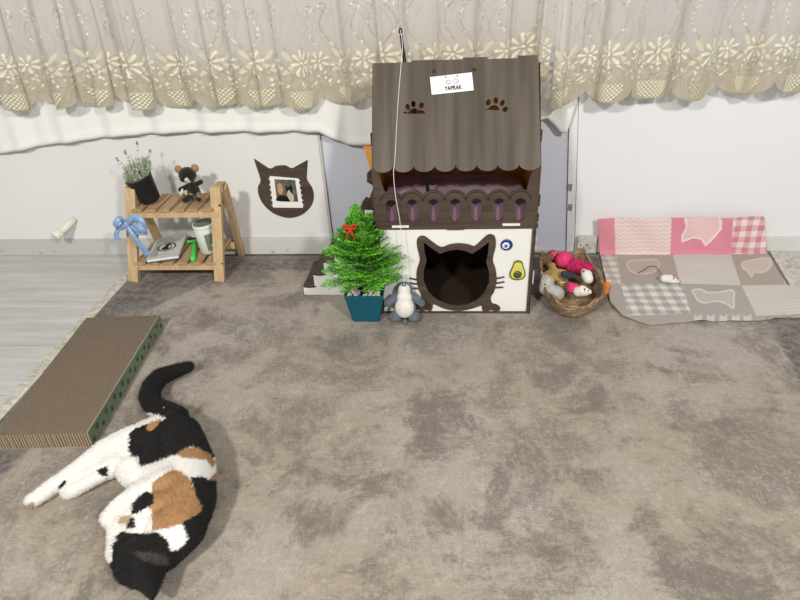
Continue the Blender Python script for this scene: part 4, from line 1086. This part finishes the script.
# cup / tub with green label
cpos = Vector((-.872, 2.035, .0850)); cc = G(203.5, 253, .088)
CPM = Matrix.Translation((cc.x + .020, cc.y + .022, .0875)) @ Matrix.Rotation(math.radians(-3), 4, 'Y') @ Matrix.Rotation(math.radians(2), 4, 'X') @ Matrix.Diagonal((1.08, 1.08, 1.18, 1))
cup = empty('treat_tub', (cc.x, cc.y, .088), 'white tub with green label and lid on the lower shelf', 'tub')
b = BM(); lathe(b, [(.030, 0), (.034, .003), (.0355, .075), (.0355, .084), (.034, .086)], 40, CPM); obj('body', b, 'cup', cup, True)
b = BM(); lathe(b, [(.0358, .086), (.0362, .088), (.0362, .096), (.0345, .098), (.0335, .0965), (.001, .0965)], 40, CPM); obj('rim', b, 'cup', cup, True)
b = BM(); lathe(b, [(.0318, .0966), (.0310, .0978), (.001, .0978)], 36, CPM); obj('lid', b, 'cup_lid', cup)
b = BM(); t = bmesh.new(); ns_ = 14; rows = []
for z in (.014, .070):
    rows.append([t.verts.new(((.0350 + .0004 * (z > .05)) * math.cos(a), (.0350 + .0004 * (z > .05)) * math.sin(a), z)) for a in np.linspace(math.radians(-78), math.radians(20), ns_)])
for k in range(ns_ - 1): t.faces.new((rows[0][k], rows[0][k + 1], rows[1][k + 1], rows[1][k]))
merge(b, t, CPM); lab = obj('label_sheet', b, 'cup_label', cup)
b = BM(); a = math.radians(-50); pc_ = CPM @ Vector((.0358 * math.cos(a), .0358 * math.sin(a), .030)); ball(b, pc_, .004, 2, (1, .3, 1)); obj('emblem', b, 'card', lab)

# blue ribbon bow
rbn = W(133, 232, 1.925)
bow = empty('ribbon_bow', rbn, 'pale blue satin ribbon bow tied round the left front post of the shelf', 'ribbon')
def strip(b, pts, w, nrm_=None, th=.0012):
    pts = smooth_open(pts, 6); L_ = []
    for i, p in enumerate(pts):
        t_ = (pts[min(i + 1, len(pts) - 1)] - pts[max(i - 1, 0)]).normalized(); s = t_.cross(Vector((0, -1, .25))).normalized()
        if nrm_ is not None: s = nrm_
        ww = w[0] + (w[1] - w[0]) * i / (len(pts) - 1) if isinstance(w, tuple) else w
        L_.append([b.verts.new(p + s * ww / 2), b.verts.new(p - s * ww / 2)])
    for a, c in zip(L_[:-1], L_[1:]): b.faces.new((a[0], a[1], c[1], c[0]))
def rp(x, y, dy=0): return W(x, y, 1.925 + dy)
def zz(p): return (100 + p[0] / 3.53, 130 + p[1] / 3.53)
for nm, pts, w in (('loop', [(90, 330, 0), (70, 312, -.02), (55, 335, -.03), (70, 345, -.01), (90, 335, 0)], .020), ('loop', [(92, 332, 0), (120, 308, -.025), (150, 325, -.035), (155, 350, -.02), (125, 350, -.005), (95, 338, 0)], .022),
                   ('loop', [(92, 332, 0), (105, 320, .0), (140, 345, -.03), (160, 362, -.02), (120, 360, 0)], .018),
                   ('tail', [(92, 335, -.004), (70, 345, -.012), (58, 368, -.012), (63, 388, -.010)], (.012, .020)), ('tail', [(92, 335, -.006), (115, 370, -.016), (145, 410, -.010), (172, 443, -.0)], (.012, .026))):
    b = BM(); strip(b, [rp(*zz((x, y)), dy) for x, y, dy in pts], w)
    o = obj(nm, b, 'blue_satin', bow, True); md = o.modifiers.new('s', 'SOLIDIFY'); md.thickness = .0010
b = BM(); ball(b, rp(*zz((92, 334)), -.006), .009, 2, (1, .8, 1.2)); obj('knot', b, 'blue_satin', bow, True)
b = BM(); pz = rbn.z; pm = on(LB, LT, pz)
lo, hi = (pm.x - .0195, pm.y - .0120, pz - .008), (pm.x + .0195, pm.y + .0120, pz + .008)
for a0_, a1_ in (((lo[0], lo[1]), (hi[0], lo[1])), ((hi[0], lo[1]), (hi[0], hi[1])), ((hi[0], hi[1]), (lo[0], hi[1])), ((lo[0], hi[1]), (lo[0], lo[1]))):
    vs = [b.verts.new((x, y, z)) for (x, y), z in ((a0_, lo[2]), (a1_, lo[2]), (a1_, hi[2]), (a0_, hi[2]))]; b.faces.new(vs)
obj('band', b, 'blue_satin', bow)

# ================================================================== BASKET (cat head shaped) AND TOYS
bc = Vector((.418, 1.845, .0080))
basket = empty('wicker_basket', bc, 'woven brown wicker basket of cat toys right of the cat house', 'basket')
def bout(a, k=1.0, rise=0):
    """outline radius and rim height at angle a (0 = +x, 90 = towards the wall)"""
    dgr = math.degrees(a) % 360
    r_ = .098 * abs(math.cos(a)) ** 2 + .145 * abs(math.sin(a)) ** 2 + .032 * math.exp(-((dgr - 262) / 20) ** 2)
    ear = math.exp(-((dgr - 124) / 11) ** 2) + math.exp(-((dgr - 68) / 11) ** 2)
    return (r_ + .022 * ear) * k, .046 + .034 * ear + .012 * max(0, math.sin(a))
def bpt(a, t):        # t 0 base .. 1 rim
    r_, h = bout(a); k = .82 + .18 * t ** .7
    return bc + Vector((math.cos(a) * r_ * k, math.sin(a) * r_ * k, .004 + h * t))
b = BM(); NA = 96
rows = 13
for j in range(rows):
    t = j / (rows - 1)
    pts = [bpt(2 * PI * i / NA, t) + Vector((math.cos(2 * PI * i / NA), math.sin(2 * PI * i / NA), 0)) * (.0020 * (1 if (i // 2 + j) % 2 else -1)) for i in range(NA + 1)]
    tube(b, pts, .0034, 6, cap=False)
obj('woven_wall', b, 'wicker', basket, True)
b = BM()
for i in range(48):
    a = 2 * PI * i / 48; tube(b, [bpt(a, t) for t in np.linspace(0, 1, 8)], .0026, 5)
obj('stakes', b, 'wicker', basket, True)['kind'] = 'stuff'
for off, s in ((0, 0), (.006, 1.5)):
    b = BM(); tube(b, [bpt(2 * PI * i / NA, 1) + Vector((.002 * math.cos(i * .9 + s), .002 * math.sin(i * .9 + s), .003 * math.sin(i * .9 + s) + off)) for i in range(NA + 1)], .0045, 7, cap=False); obj('rim', b, 'wicker', basket, True)
b = BM(); vs = []
c = b.verts.new(bc + Vector((0, 0, .005)))
vs = [b.verts.new(bpt(2 * PI * i / NA, 0.02)) for i in range(NA)]
for i in range(NA): b.faces.new((c, vs[i], vs[(i + 1) % NA]))
for k in range(11):
    r_ = .1 + .9 * k / 10; pts = [bc + (bpt(2 * PI * i / 48, 0) - bc) * r_ + Vector((0, 0, .002)) for i in range(49)]; tube(b, pts, .0034, 5, cap=False)
obj('base', b, 'wicker', basket, True)

def z5(x, y): return (520 + x / 5.45, 220 + y / 5.45)
GT = 'cat toys piled in the wicker basket'
p = G(*z5(183, 192), .085); b = BM(); ball(b, p, .020, 3); 
bl_ = tag(obj('toy_ball', b, 'coral_pink', None, True), 'small coral pink ball with dark spots at the back of the basket', 'toy ball', GT)
b = BM()
for k in range(16):
    dv = Vector((math.cos(k * 2.4) * math.sqrt(1 - (k / 16) ** 2), math.sin(k * 2.4) * math.sqrt(1 - (k / 16) ** 2), k / 16)); ball(b, p + dv * .0196, .0030, 1, (1, 1, .6))
obj('spots', b, 'black', bl_)
p = G(*z5(238, 216), .085); b = BM(); ball(b, p, .029, 3)
pb = tag(obj('toy_ball', b, 'hot_pink', None, True), 'large hot pink ball wound with ridges in the basket', 'toy ball', GT)
b = BM()
for k in range(7):
    a = k / 7 * PI; tube(b, [p + (Matrix.Rotation(a, 3, 'Y') @ Vector((.0290 * math.cos(q), .0290 * math.sin(q), 0))) for q in np.linspace(0, 2 * PI, 30)], .0016, 5, cap=False)
obj('ridges', b, 'hot_pink', pb)
p = G(*z5(322, 258), .068); b = BM()
capsule(b, p + Vector((-.022, .010, .004)), p + Vector((.026, -.012, 0)), .026, .021)
o = remesh_obj('yarn_roll', b, 'crimson', None, .003, 3); tag(o, 'crimson knitted roll toy beside the dark grey mouse in the basket', 'toy', GT)
b = BM()
for k in range(14):
    t = k / 13; c = (p + Vector((-.034, .015, .004))).lerp(p + Vector((.036, -.016, 0)), t); ax = Vector((.048, -.022, 0)).normalized(); r_ = .0265 - .005 * t - .012 * max(0, abs(t - .5) * 2 - .75)
    u_ = ax.orthogonal().normalized(); v_ = ax.cross(u_); tube(b, [c + (u_ * math.cos(q) + v_ * math.sin(q)) * r_ for q in np.linspace(0, 2 * PI, 22)], .0020, 5, cap=False)
obj('yarn', b, 'crimson', o)
# gingerbread figure
p = G(*z5(188, 300), .062); b = BM(); GM = Matrix.Translation(p) @ Matrix.Rotation(.35, 4, 'X') @ Matrix.Rotation(.1, 4, 'Z')
def g3(x, y, z=0): return GM @ Vector((x, y, z))
capsule(b, g3(0, -.005), g3(0, .020), .021, .017); ball(b, g3(-.002, .043), .017, 2, (1, 1, .7))
capsule(b, g3(-.01, .018), g3(-.042, .000), .010, .009); capsule(b, g3(.01, .016), g3(.036, .010), .010, .009)
capsule(b, g3(-.010, -.016), g3(-.018, -.040), .010, .010); capsule(b, g3(.010, -.016), g3(.016, -.045), .010, .010)
ging = remesh_obj('gingerbread_toy', b, 'mustard', None, .0028, 5); tag(ging, 'mustard brown stuffed gingerbread figure lying in the middle of the basket', 'plush toy', GT)
for x, y, w in ((-.042, .002, 0), (.016, -.043, 1)):
    b = BM(); pts = [g3(x + (.006 * (i / 6 - .5) * (0 if not w else 3)), y + (.006 * (i / 6 - .5) * 3 if not w else 0), .0095 + .001 * (i % 2)) for i in range(7)]; tube(b, pts, .0014, 5); obj('icing', b, 'card', ging)
# dark grey mouse
p = G(*z5(268, 300), .086); b = BM(); capsule(b, p + Vector((-.014, .006, 0)), p + Vector((.016, -.008, 0)), .013, .009); capsule(b, p + Vector((-.014, .006, 0)), p + Vector((-.020, .010, .002)), .011, .007)
o = remesh_obj('toy_mouse', b, 'charcoal', None, .0024, 4); tag(o, 'dark charcoal grey stuffed mouse in the middle of the basket', 'toy mouse', GT)
for s in (-1, 1):
    b = BM(); ball(b, p + Vector((.010, -.004 + s * .007, .009)), .0045, 2, (.6, 1, 1)); obj('ear', b, 'charcoal', o)
def mouse(name, p, ang, L_, R_, label, grp, nosec='red', mtl='white_plush', tilt_=0, tail=None):
    mt = Matrix.Translation(p) @ Matrix.Rotation(ang, 4, 'Z') @ Matrix.Rotation(tilt_, 4, 'Y')
    def T_(x, y, z): return mt @ Vector((x, y, z))
    b = BM(); ball(b, T_(0, 0, R_ * .2), R_, 3, (1, 1, 1)); capsule(b, T_(-L_ * .25, 0, R_ * .1), T_(L_ * .2, 0, 0), R_ * .95, R_ * .8); capsule(b, T_(L_ * .2, 0, 0), T_(L_ * .48, 0, -R_ * .15), R_ * .75, R_ * .38)
    o = remesh_obj(name, b, mtl, None, .0025, 4); tag(o, label, 'toy mouse', grp)
    for s in (-1, 1):
        b = BM(); ball(b, T_(L_ * .22, s * R_ * .52, R_ * .72), R_ * .26, 2, (.55, 1, 1.1)); obj('ear', b, nosec, o)
        b = BM(); ball(b, T_(L_ * .42, s * R_ * .30, R_ * .28), R_ * .13, 2); obj('eye', b, 'black', o)
    b = BM(); ball(b, T_(L_ * .48 + R_ * .36, 0, -R_ * .1), R_ * .15, 2); obj('nose', b, 'black', o)
    if tail:
        b = BM(); tube(b, smooth_open(tail, 5), .0013, 6); obj('tail', b, 'red_brown', o)
    return o
M['red_brown'] = mat('cord_red_brown', (.22, .07, .05), .7, .1)
mouse('toy_mouse', G(*z5(362, 305), .078), 1.9, .052, .0185, 'white toy mouse with red ears at the right rim of the basket', GT, tilt_=-.5)
mouse('toy_mouse', G(*z5(340, 392), .062), -.35, .050, .0185, 'white toy mouse with red ears at the front of the basket', GT, tilt_=-.3)
p = G(*z5(290, 372), .060); b = BM(); ball(b, p, .021, 3, (1, .9, .85), jit=.2); ball(b, p + Vector((-.008, .010, .004)), .013, 3, jit=.2)
tag(remesh_obj('toy_pompom', b, 'hot_pink', None, .0025, 2), 'small magenta plush pompom next to the front white mouse in the basket', 'toy', GT)
# grey fluffy worm
b = BM(); w0, w1, w2 = G(*z5(146, 335), .076), G(*z5(140, 372), .058), G(*z5(202, 400), .048)
capsule(b, w0, w1, .020, .019); capsule(b, w1, w2, .019, .021); o = remesh_obj('fluffy_toy', b, 'fluff', None, .0028, 4); tag(o, 'pale grey fluffy bent cat toy at the left front of the basket', 'plush toy', GT)
fur('fluff', o, o, 5000, .0065, .0004, lambda P: np.tile(np.array([.60, .585, .54]), (len(P), 1)), attr_mat('fluff_strands', .9))
b = BM(); ball(b, G(*z5(138, 352), .098), .0034, 2); obj('nose', b, 'red_brown', o)
# raffia face piece at left ear
# orange oval
p = G(*z5(450, 380), .022) + Vector((.006, 0, .003)); b = BM()
capsule(b, p + Vector((-.006, -.016, -.002)), p + Vector((.010, .022, .003)), .0155, .0145); o = remesh_obj('orange_toy', b, 'orange', None, .0025, 4)
tag(o, 'orange foam egg toy on the rug between basket and blanket', 'toy')
b = BM(); tube(b, smooth_open([Vector((.562, 2.12, .009)), Vector((.560, 2.04, .009)), Vector((.562, 1.93, .009)), Vector((.548, 1.82, .009)), Vector((.541, 1.76, .009)), Vector((.556, 1.725, .009))], 8), .0016, 6)
tag(obj('cord', b, 'wicker'), 'thin dark cord on the rug along the left blanket edge', 'cord')

# ================================================================== BLANKET
# control outline: (s across 0..1, t: 0 front .. 1 wall foot .. up the wall)
def lin(a, c, t): return a + (c - a) * t
fr = [G(610, 303, .008), G(622, 317, .008), G(650, 325.5, .008), G(690, 322.5, .008), G(735, 321, .008), G(765, 321, .008), G(800, 317, .008), G(830, 312, .008)]
frs = [0, .03, .10, .30, .52, .66, .83, 1.0]
RBX = 1.215
def front(s): return (np.interp(s, frs, [p.x for p in fr]), np.interp(s, frs, [p.y for p in fr]))
nx, nyf, nyw = 300, 220, 80
P = np.zeros((nyf + nyw, nx, 3)); UV = np.zeros((nyf + nyw, nx, 2))
fx, fy = front(np.linspace(0, 1, nx))
S_ = np.linspace(0, 1, nx)
ftx = .578 + (1.186 - .578) * S_; fty = np.full(nx, 2.128)
for j in range(nyf):
    t = j / (nyf - 1); e = t ** 1.0
    x = fx + (ftx - fx) * e; y = fy + (fty - fy) * e
    xr_ = 1.148 + .036 * max(0, (t - .42) / .58) + max(0, .42 - t) ** .8 * .30; k_ = np.clip((S_ - .5) / .5, 0, 1); x = x + (xr_ - x[-1]) * k_ ** 1.5 * (1 if t > .0 else 0)
    z = .0135 + .0035 * np.sin(x * 23 + y * 9) * np.sin(y * 31) + .012 * np.exp(-((y - 2.09) / .03) ** 2) * 0 + .003 * np.sin(S_ * 40) * (t < .05)
    z = z + .012 * np.exp(-((S_ - .93) / .08) ** 2) * np.exp(-((t - .15) / .2) ** 2)
    P[j] = np.stack([x, y, np.maximum(z, .0125)], -1)
    UV[j] = np.stack([x * 0 + t, S_], -1)
for j in range(nyw):
    t = (j + 1) / nyw; R_ = .012
    h = t * .139; x = ftx + (.556 - .578) * t * (1 - S_) + (1.146 - 1.188) * t * S_
    if h < R_: a = h / R_ * PI / 2; y = 2.128 + R_ * math.sin(a); z = .0135 + R_ * (1 - math.cos(a))
    else: y = 2.140 + (h - R_) * .10; z = .0115 + h
    y = y + .003 * np.sin(S_ * 25 + t * 4); z = z + .002 * np.sin(S_ * 14)
    P[nyf + j] = np.stack([x, np.full(nx, y) if np.isscalar(y) else y, np.full(nx, z) if np.isscalar(z) else z], -1)
me = grid_mesh('blanket', P)
V = P.reshape(-1, 3); px = PXA(V)
cols = np.zeros((len(V), 3))
PINK, PPALE, TAUPE, GREY, CREAM, PKG = (.66, .25, .31), (.70, .53, .50), (.37, .305, .25), (.36, .335, .30), (.60, .555, .50), (.70, .40, .42)
def b6(*pts): return [(590 + x / 3.81, 200 + y / 3.81) for x, y in pts]
n_up = np.arange(len(V)) >= nyf * nx
cols[:] = GREY
xx, yy = V[:, 0], V[:, 1]; up = V[:, 2]
def zig(a, c_, per=.020): return (np.mod(c_ + .004 * np.abs(np.mod(a / .014, 2) - 1) * 2, per) < per * .5)
def fill(mask, c): cols[mask] = c
arc = np.where(n_up, 2.128 + up, yy)
# upright pink strip
pz = n_up
fill(pz, PINK)
m_ = pz & inpoly(px, b6((92, 40), (312, 40), (305, 230), (98, 230))); fill(m_, PPALE); fill(m_ & zig(xx, arc, .016), (.75, .62, .585))
m_ = pz & inpoly(px, b6((548, 40), (700, 40), (700, 240), (535, 240))); ga = (np.mod(xx, .042) < .021).astype(int) + (np.mod(arc, .042) < .021).astype(int)
cg = np.array([(.78, .66, .64), (.68, .42, .43), (.55, .24, .27)])[ga]; cols[m_] = cg[m_]
def catface(pts):
    poly = b6(*pts); k = inpoly(px, poly); return k
k = pz & catface(smooth_closed([(365, 70), (495, 68), (498, 110), (470, 145), (440, 172), (425, 148), (395, 142), (352, 158), (350, 140), (368, 105)], 3)); fill(k, (.74, .50, .50))
ed = segdist(px[:, 0], px[:, 1], b6((365, 70), (368, 105), (350, 140), (352, 158), (395, 142), (425, 148), (440, 172), (470, 145), (498, 110), (495, 68))); fill(pz & (ed < .9), (.80, .68, .65))
# floor part
fl = ~n_up
fill(fl & inpoly(px, b6((0, 150), (90, 150), (125, 318), (60, 330))), CREAM)
m_ = fl & inpoly(px, b6((30, 190), (100, 190), (128, 318), (60, 330))); ga = (np.mod(xx, .044) < .022).astype(int) + (np.mod(yy, .044) < .022).astype(int); cg = np.array([(.62, .58, .52), (.48, .43, .38), (.37, .33, .29)])[ga]; cols[m_] = cg[m_]
fill(fl & inpoly(px, b6((98, 180), (308, 180), (345, 322), (118, 318))), TAUPE)
m_ = fl & inpoly(px, b6((308, 180), (528, 180), (575, 325), (345, 318))); fill(m_, CREAM); fill(m_ & zig(xx, yy, .015), (.53, .485, .435))
fill(fl & inpoly(px, b6((528, 180), (690, 180), (745, 325), (575, 325))), TAUPE)
m_ = fl & inpoly(px, b6((118, 318), (350, 318), (385, 432), (145, 440))); cg = np.array([(.68, .65, .60), (.48, .455, .42), (.34, .315, .285)])[ga]; cols[m_] = cg[m_]
m_ = fl & inpoly(px, b6((578, 325), (1000, 320), (1000, 425), (635, 442))); fill(m_, CREAM); fill(m_ & zig(xx, yy, .018), (.53, .485, .44))
fill(fl & inpoly(px, b6((690, 190), (1000, 190), (1000, 322), (745, 325))), CREAM)
def face(line, fillc, linec, w=.8, closed=True):
    poly = b6(*smooth_closed(line, 4)); k = fl & inpoly(px, poly); fill(k, fillc); ed = segdist(px[:, 0], px[:, 1], poly + ([poly[0]] if closed else [])); fill(fl & (ed < w), linec)
face([(390, 345), (420, 340), (450, 352), (500, 350), (545, 345), (548, 380), (545, 412), (520, 395), (480, 385), (440, 392), (415, 385), (400, 365)], (.47, .44, .40), (.62, .58, .53))
face([(580, 240), (620, 228), (680, 222), (690, 250), (660, 275), (625, 275), (615, 292), (600, 270), (585, 262)], (.52, .45, .39), (.58, .53, .47))
face([(145, 235), (200, 228), (255, 230), (262, 255), (230, 278), (180, 280), (150, 265)], (.41, .35, .29), (.52, .46, .40))
for cx_ in (412, 460, 508, 556, 600):
    fill(fl & inpoly(px, b6((cx_ - 14, 432), (cx_ - 8, 442), (cx_ + 4, 442), (cx_ + 14, 432), (cx_ + 16, 466), (cx_ - 16, 466))), (.55, .53, .49))
set_tint(me, cols)
M['knit'] = attr_mat('knit', .95, .6, 420, .25, .1)
t = bmesh.new(); t.from_mesh(me)
o = obj('blanket', t, 'knit', None, True); md = o.modifiers.new('s', 'SOLIDIFY'); md.thickness = .004; md.offset = -1
tag(o, 'pink beige and grey patchwork knit blanket with cat faces by the wall', 'blanket')
tag_p = mouse('toy_mouse', G(669, 279.5, .028), -.30, .062, .0150, 'white toy mouse with long cord tail on the patchwork blanket', None,
      tail=[G(662, 275, .026), G(656, 267, .020), G(649, 266.5, .018), G(644, 270, .016), G(638, 273, .015)])

# ================================================================== THE CAT
cat = empty('cat', (-.62, 1.0, .006), 'calico cat lying curled on its side on the rug', 'cat')
zc = .0105
def K(x, y, z): return G(x, y, z + zc)
b = BM()
def CC(a, ra, c, rc): capsule(b, K(*a), K(*c), ra, rc)
CC((180, 438, .056), .054, (190, 466, .058), .056); CC((190, 466, .058), .056, (189, 500, .058), .057); CC((189, 500, .058), .057, (180, 528, .054), .052)
CC((180, 528, .052), .051, (163, 548, .046), .045); CC((163, 548, .046), .045, (146, 560, .044), .043)
CC((168, 432, .050), .046, (160, 462, .045), .046); CC((158, 455, .040), .040, (140, 470, .034), .033); CC((165, 480, .045), .045, (145, 474, .034), .034)
CC((134, 470, .036), .038, (140, 476, .036), .036); CC((134, 532, .030), .028, (140, 540, .04), .03); CC((140, 520, .045), .030, (150, 524, .055), .032)
# hind legs
CC((170, 430, .064), .046, (130, 444, .060), .040); CC((130, 444, .060), .040, (106, 452, .046), .031); CC((106, 452, .046), .030, (78, 470, .034), .0205); CC((78, 470, .036), .0205, (48, 489, .024), .0170); CC((48, 490, .022), .0180, (34, 500, .017), .0165)
for dx, dy in ((-4, -3), (-4.5, 1), (-1, 3.5)): CC((36, 498, .016), .0105, (31 + dx * .6, 501 + dy * .8, .011), .0085)
CC((130, 460, .030), .026, (104, 474, .022), .016); CC((104, 474, .022), .0155, (88, 482, .020), .0165); CC((88, 482, .020), .0165, (72, 491, .017), .0165)
for dx, dy in ((-4, -2), (-3, 2), (1, 4)): CC((71, 491, .014), .0100, (66 + dx * .6, 493 + dy * .7, .010), .0080)
# forelegs
CC((168, 486, .078), .042, (140, 495, .070), .027); CC((140, 495, .070), .026, (120, 508, .055), .022); CC((120, 508, .055), .0215, (110, 518, .040), .0195)
CC((170, 505, .075), .034, (146, 505, .078), .022); CC((146, 505, .078), .0205, (130, 517, .060), .0165); CC((130, 517, .060), .0165, (121, 522, .050), .0155)
CC((118, 524, .030), .020, (117, 545, .026), .018)
# ruff, head, muzzle, ears
CC((165, 528, .060), .040, (178, 540, .052), .036)
ball(b, K(139, 558, .043), .0435, 3, (1.0, .95, .95)); ball(b, K(122, 556, .030), .024, 3)
CC((122, 548, .040), .026, (118, 552, .030), .022)
CC((147, 574, .050), .024, (150, 585, .052), .014); CC((150, 585, .052), .013, (152, 602, .046), .0040); CC((136, 575, .044), .016, (150, 597, .046), .006); CC((124, 572, .046), .018, (136, 585, .050), .010); CC((158, 572, .044), .015, (153, 597, .046), .006)
CC((124, 568, .036), .016, (113, 566, .034), .005)
body = remesh_obj('body', b, M['black'], cat, .0036, 8, .6)
# tail
b = BM()
tp = [(178, 417, .042, .027), (165, 411, .034, .0255), (154, 407, .030, .0255), (149, 397, .029, .0260), (152, 386, .029, .0255), (160, 377, .029, .0240), (171, 372.5, .029, .0210), (181, 369, .029, .0185), (189, 366.5, .030, .0150)]
for a, c in zip(tp[:-1], tp[1:]): CC(a[:3], a[3], c[:3], c[3])
# join the tail to the body mesh before remeshing once more, so it stays one surface
t = bmesh.new(); t.from_mesh(body.data); off = wloc(body)
for v in t.verts: v.co += off
me_ = bpy.data.meshes.new('x'); t.to_mesh(me_); t.free(); b.from_mesh(me_)
old = body.data; bpy.data.objects.remove(body)
M['coat'] = attr_mat('coat', .85, .3, 250, .05)
body = remesh_obj('body', b, 'coat', cat, .0036, 3, .5)
def z4(*pts): return [(100 + x / 4.615, 380 + y / 4.615) for x, y in pts]
def z2(*pts): return [(90 + x / 5, 480 + y / 5) for x, y in pts]
def z3b(*pts): return [(10 + x / 6, 430 + y / 6) for x, y in pts]
WH, BK, OR, TN = (.78, .76, .72), (.010, .009, .009), (.37, .205, .090), (.42, .33, .20)
PATCH = [
 (BK, [(120, 340), (215, 340), (215, 392), (168, 395), (163, 408), (178, 417), (168, 419), (150, 413), (132, 414)]),
 (BK, [(160, 394), (192, 392), (204, 420), (166, 415)]),
 (BK, [(172, 414), (178, 408), (200, 412), (218, 425), (210, 440), (190, 430), (172, 424)]),
 (BK, z4((345, 168), (420, 175), (520, 260), (560, 340), (548, 392), (520, 360), (450, 312), (420, 308), (350, 345), (245, 385), (185, 402), (180, 360), (150, 355), (134, 325), (134, 250), (160, 225), (215, 205), (290, 185))),
 (OR, z4((215, 210), (240, 192), (285, 180), (262, 212), (235, 236), (212, 230))),
 (OR, z4((350, 345), (400, 312), (445, 312), (505, 345), (530, 385), (515, 410), (490, 370), (430, 365), (380, 360))),
 (OR, z4((520, 440), (548, 410), (570, 470), (560, 540), (515, 505), (505, 460))),
 (OR, z4((240, 475), (290, 440), (330, 415), (375, 425), (410, 455), (440, 530), (470, 580), (490, 640), (240, 700), (240, 560))),
 (OR, z2((290, 140), (322, 95), (308, 40), (420, -20), (500, 40), (560, 100), (575, 150), (480, 205), (400, 200), (350, 185))),
 (BK, z4((415, 450), (480, 448), (510, 470), (520, 510), (570, 545), (590, 640), (450, 640), (470, 590), (440, 530))),
 (BK, z2((500, -10), (640, 10), (680, 160), (560, 340), (400, 500), (380, 420), (400, 360), (440, 350), (490, 300), (460, 215), (565, 155), (560, 90))),
 (BK, z2((115, 310), (160, 255), (250, 275), (330, 262), (385, 300), (405, 360), (500, 340), (560, 330), (560, 480), (420, 520), (400, 540), (480, 680), (60, 680), (80, 420), (108, 415))),
 (WH, z2((70, 200), (125, 215), (130, 300), (112, 330), (112, 410), (80, 330))),
 (BK, z2((208, 175), (215, 112), (285, 55), (318, 78), (316, 120), (240, 165))),
 (BK, z2((190, 190), (218, 186), (228, 238), (185, 240))),
 (TN, z2((140, 215), (150, 185), (205, 168), (212, 190), (190, 218))),
 ((.045, .040, .038), z2((205, 356), (260, 358), (340, 366), (385, 385), (392, 430), (330, 425), (270, 405))),
 (TN, z3b((92, 480), (105, 445), (140, 430), (156, 445), (140, 485))),
 (BK, z3b((290, 340), (310, 312), (336, 302), (338, 326), (292, 356))),
 (BK, z3b((525, 240), (590, 215), (590, 285), (540, 270))),  # dark fur and the shade between leg and belly, painted black
]
def coat(Pw):
    px = PXA(Pw); w = np.stack([1.1 * np.sin(px[:, 1] * 1.7 + px[:, 0] * .9) + .8 * np.sin(px[:, 0] * 2.9), 1.1 * np.sin(px[:, 0] * 1.5 + 1) + .8 * np.sin(px[:, 1] * 3.1)], 1) * .30
    q = px + w + rng.normal(0, .30, px.shape); c = np.tile(np.array(WH), (len(px), 1))
    for col_, poly in PATCH: c[inpoly(q, poly)] = col_
    return c
co = np.array([tuple(v.co) for v in body.data.vertices]) + np.array(wloc(body)); set_tint(body.data, coat(co))
flow_pts = [((150, 595), (-.2, -1)), ]
def flow(Pw):
    f = np.zeros_like(Pw); px = PXA(Pw); x, y = px[:, 0], px[:, 1]
    f[:, 0] = np.where(x < 135, -.9, np.where(y > 500, .35, -.05)); f[:, 1] = np.where(x < 135, -.35, np.where(y < 410, .2, .85)); f[:, 2] = -.15
    return f
M['coat_hair'] = attr_mat('coat_hair', .75, 0, 1, .1)
fur('fur', body, cat, 90000, .0072, .00042, coat, 'coat_hair', flow)
M['paw_pad'] = mat('claw', (.5, .35, .3), .6, .05)

# ================================================================== LIGHT
w = bpy.data.worlds.new('world'); S.world = w; w.use_nodes = True
w.node_tree.nodes['Background'].inputs[0].default_value = (.93, .96, 1.0, 1); w.node_tree.nodes['Background'].inputs[1].default_value = .36
def lamp(name, loc, size, energy, colr, target=(0, 1.8, 0)):
    l = bpy.data.lights.new(name, 'AREA'); l.shape = 'DISK'; l.size = size; l.energy = energy; l.color = colr
    o = bpy.data.objects.new(name, l); COL.objects.link(o); o.location = loc
    o.rotation_euler = (Vector(target) - Vector(loc)).to_track_quat('-Z', 'Y').to_euler(); return o
lamp('ceiling_lamp', (-1.1, -1.1, 2.35), .26, 76, (1, .955, .89), (-.7, 1.6, 0))
lamp('ceiling_lamp', (1.35, -1.1, 2.35), .26, 74, (1, .965, .92), (.8, 1.6, 0))

S.view_settings.view_transform = 'Standard'; S.view_settings.look = 'None'; S.view_settings.exposure = 0; S.view_settings.gamma = 1
S.view_settings.use_curve_mapping = False
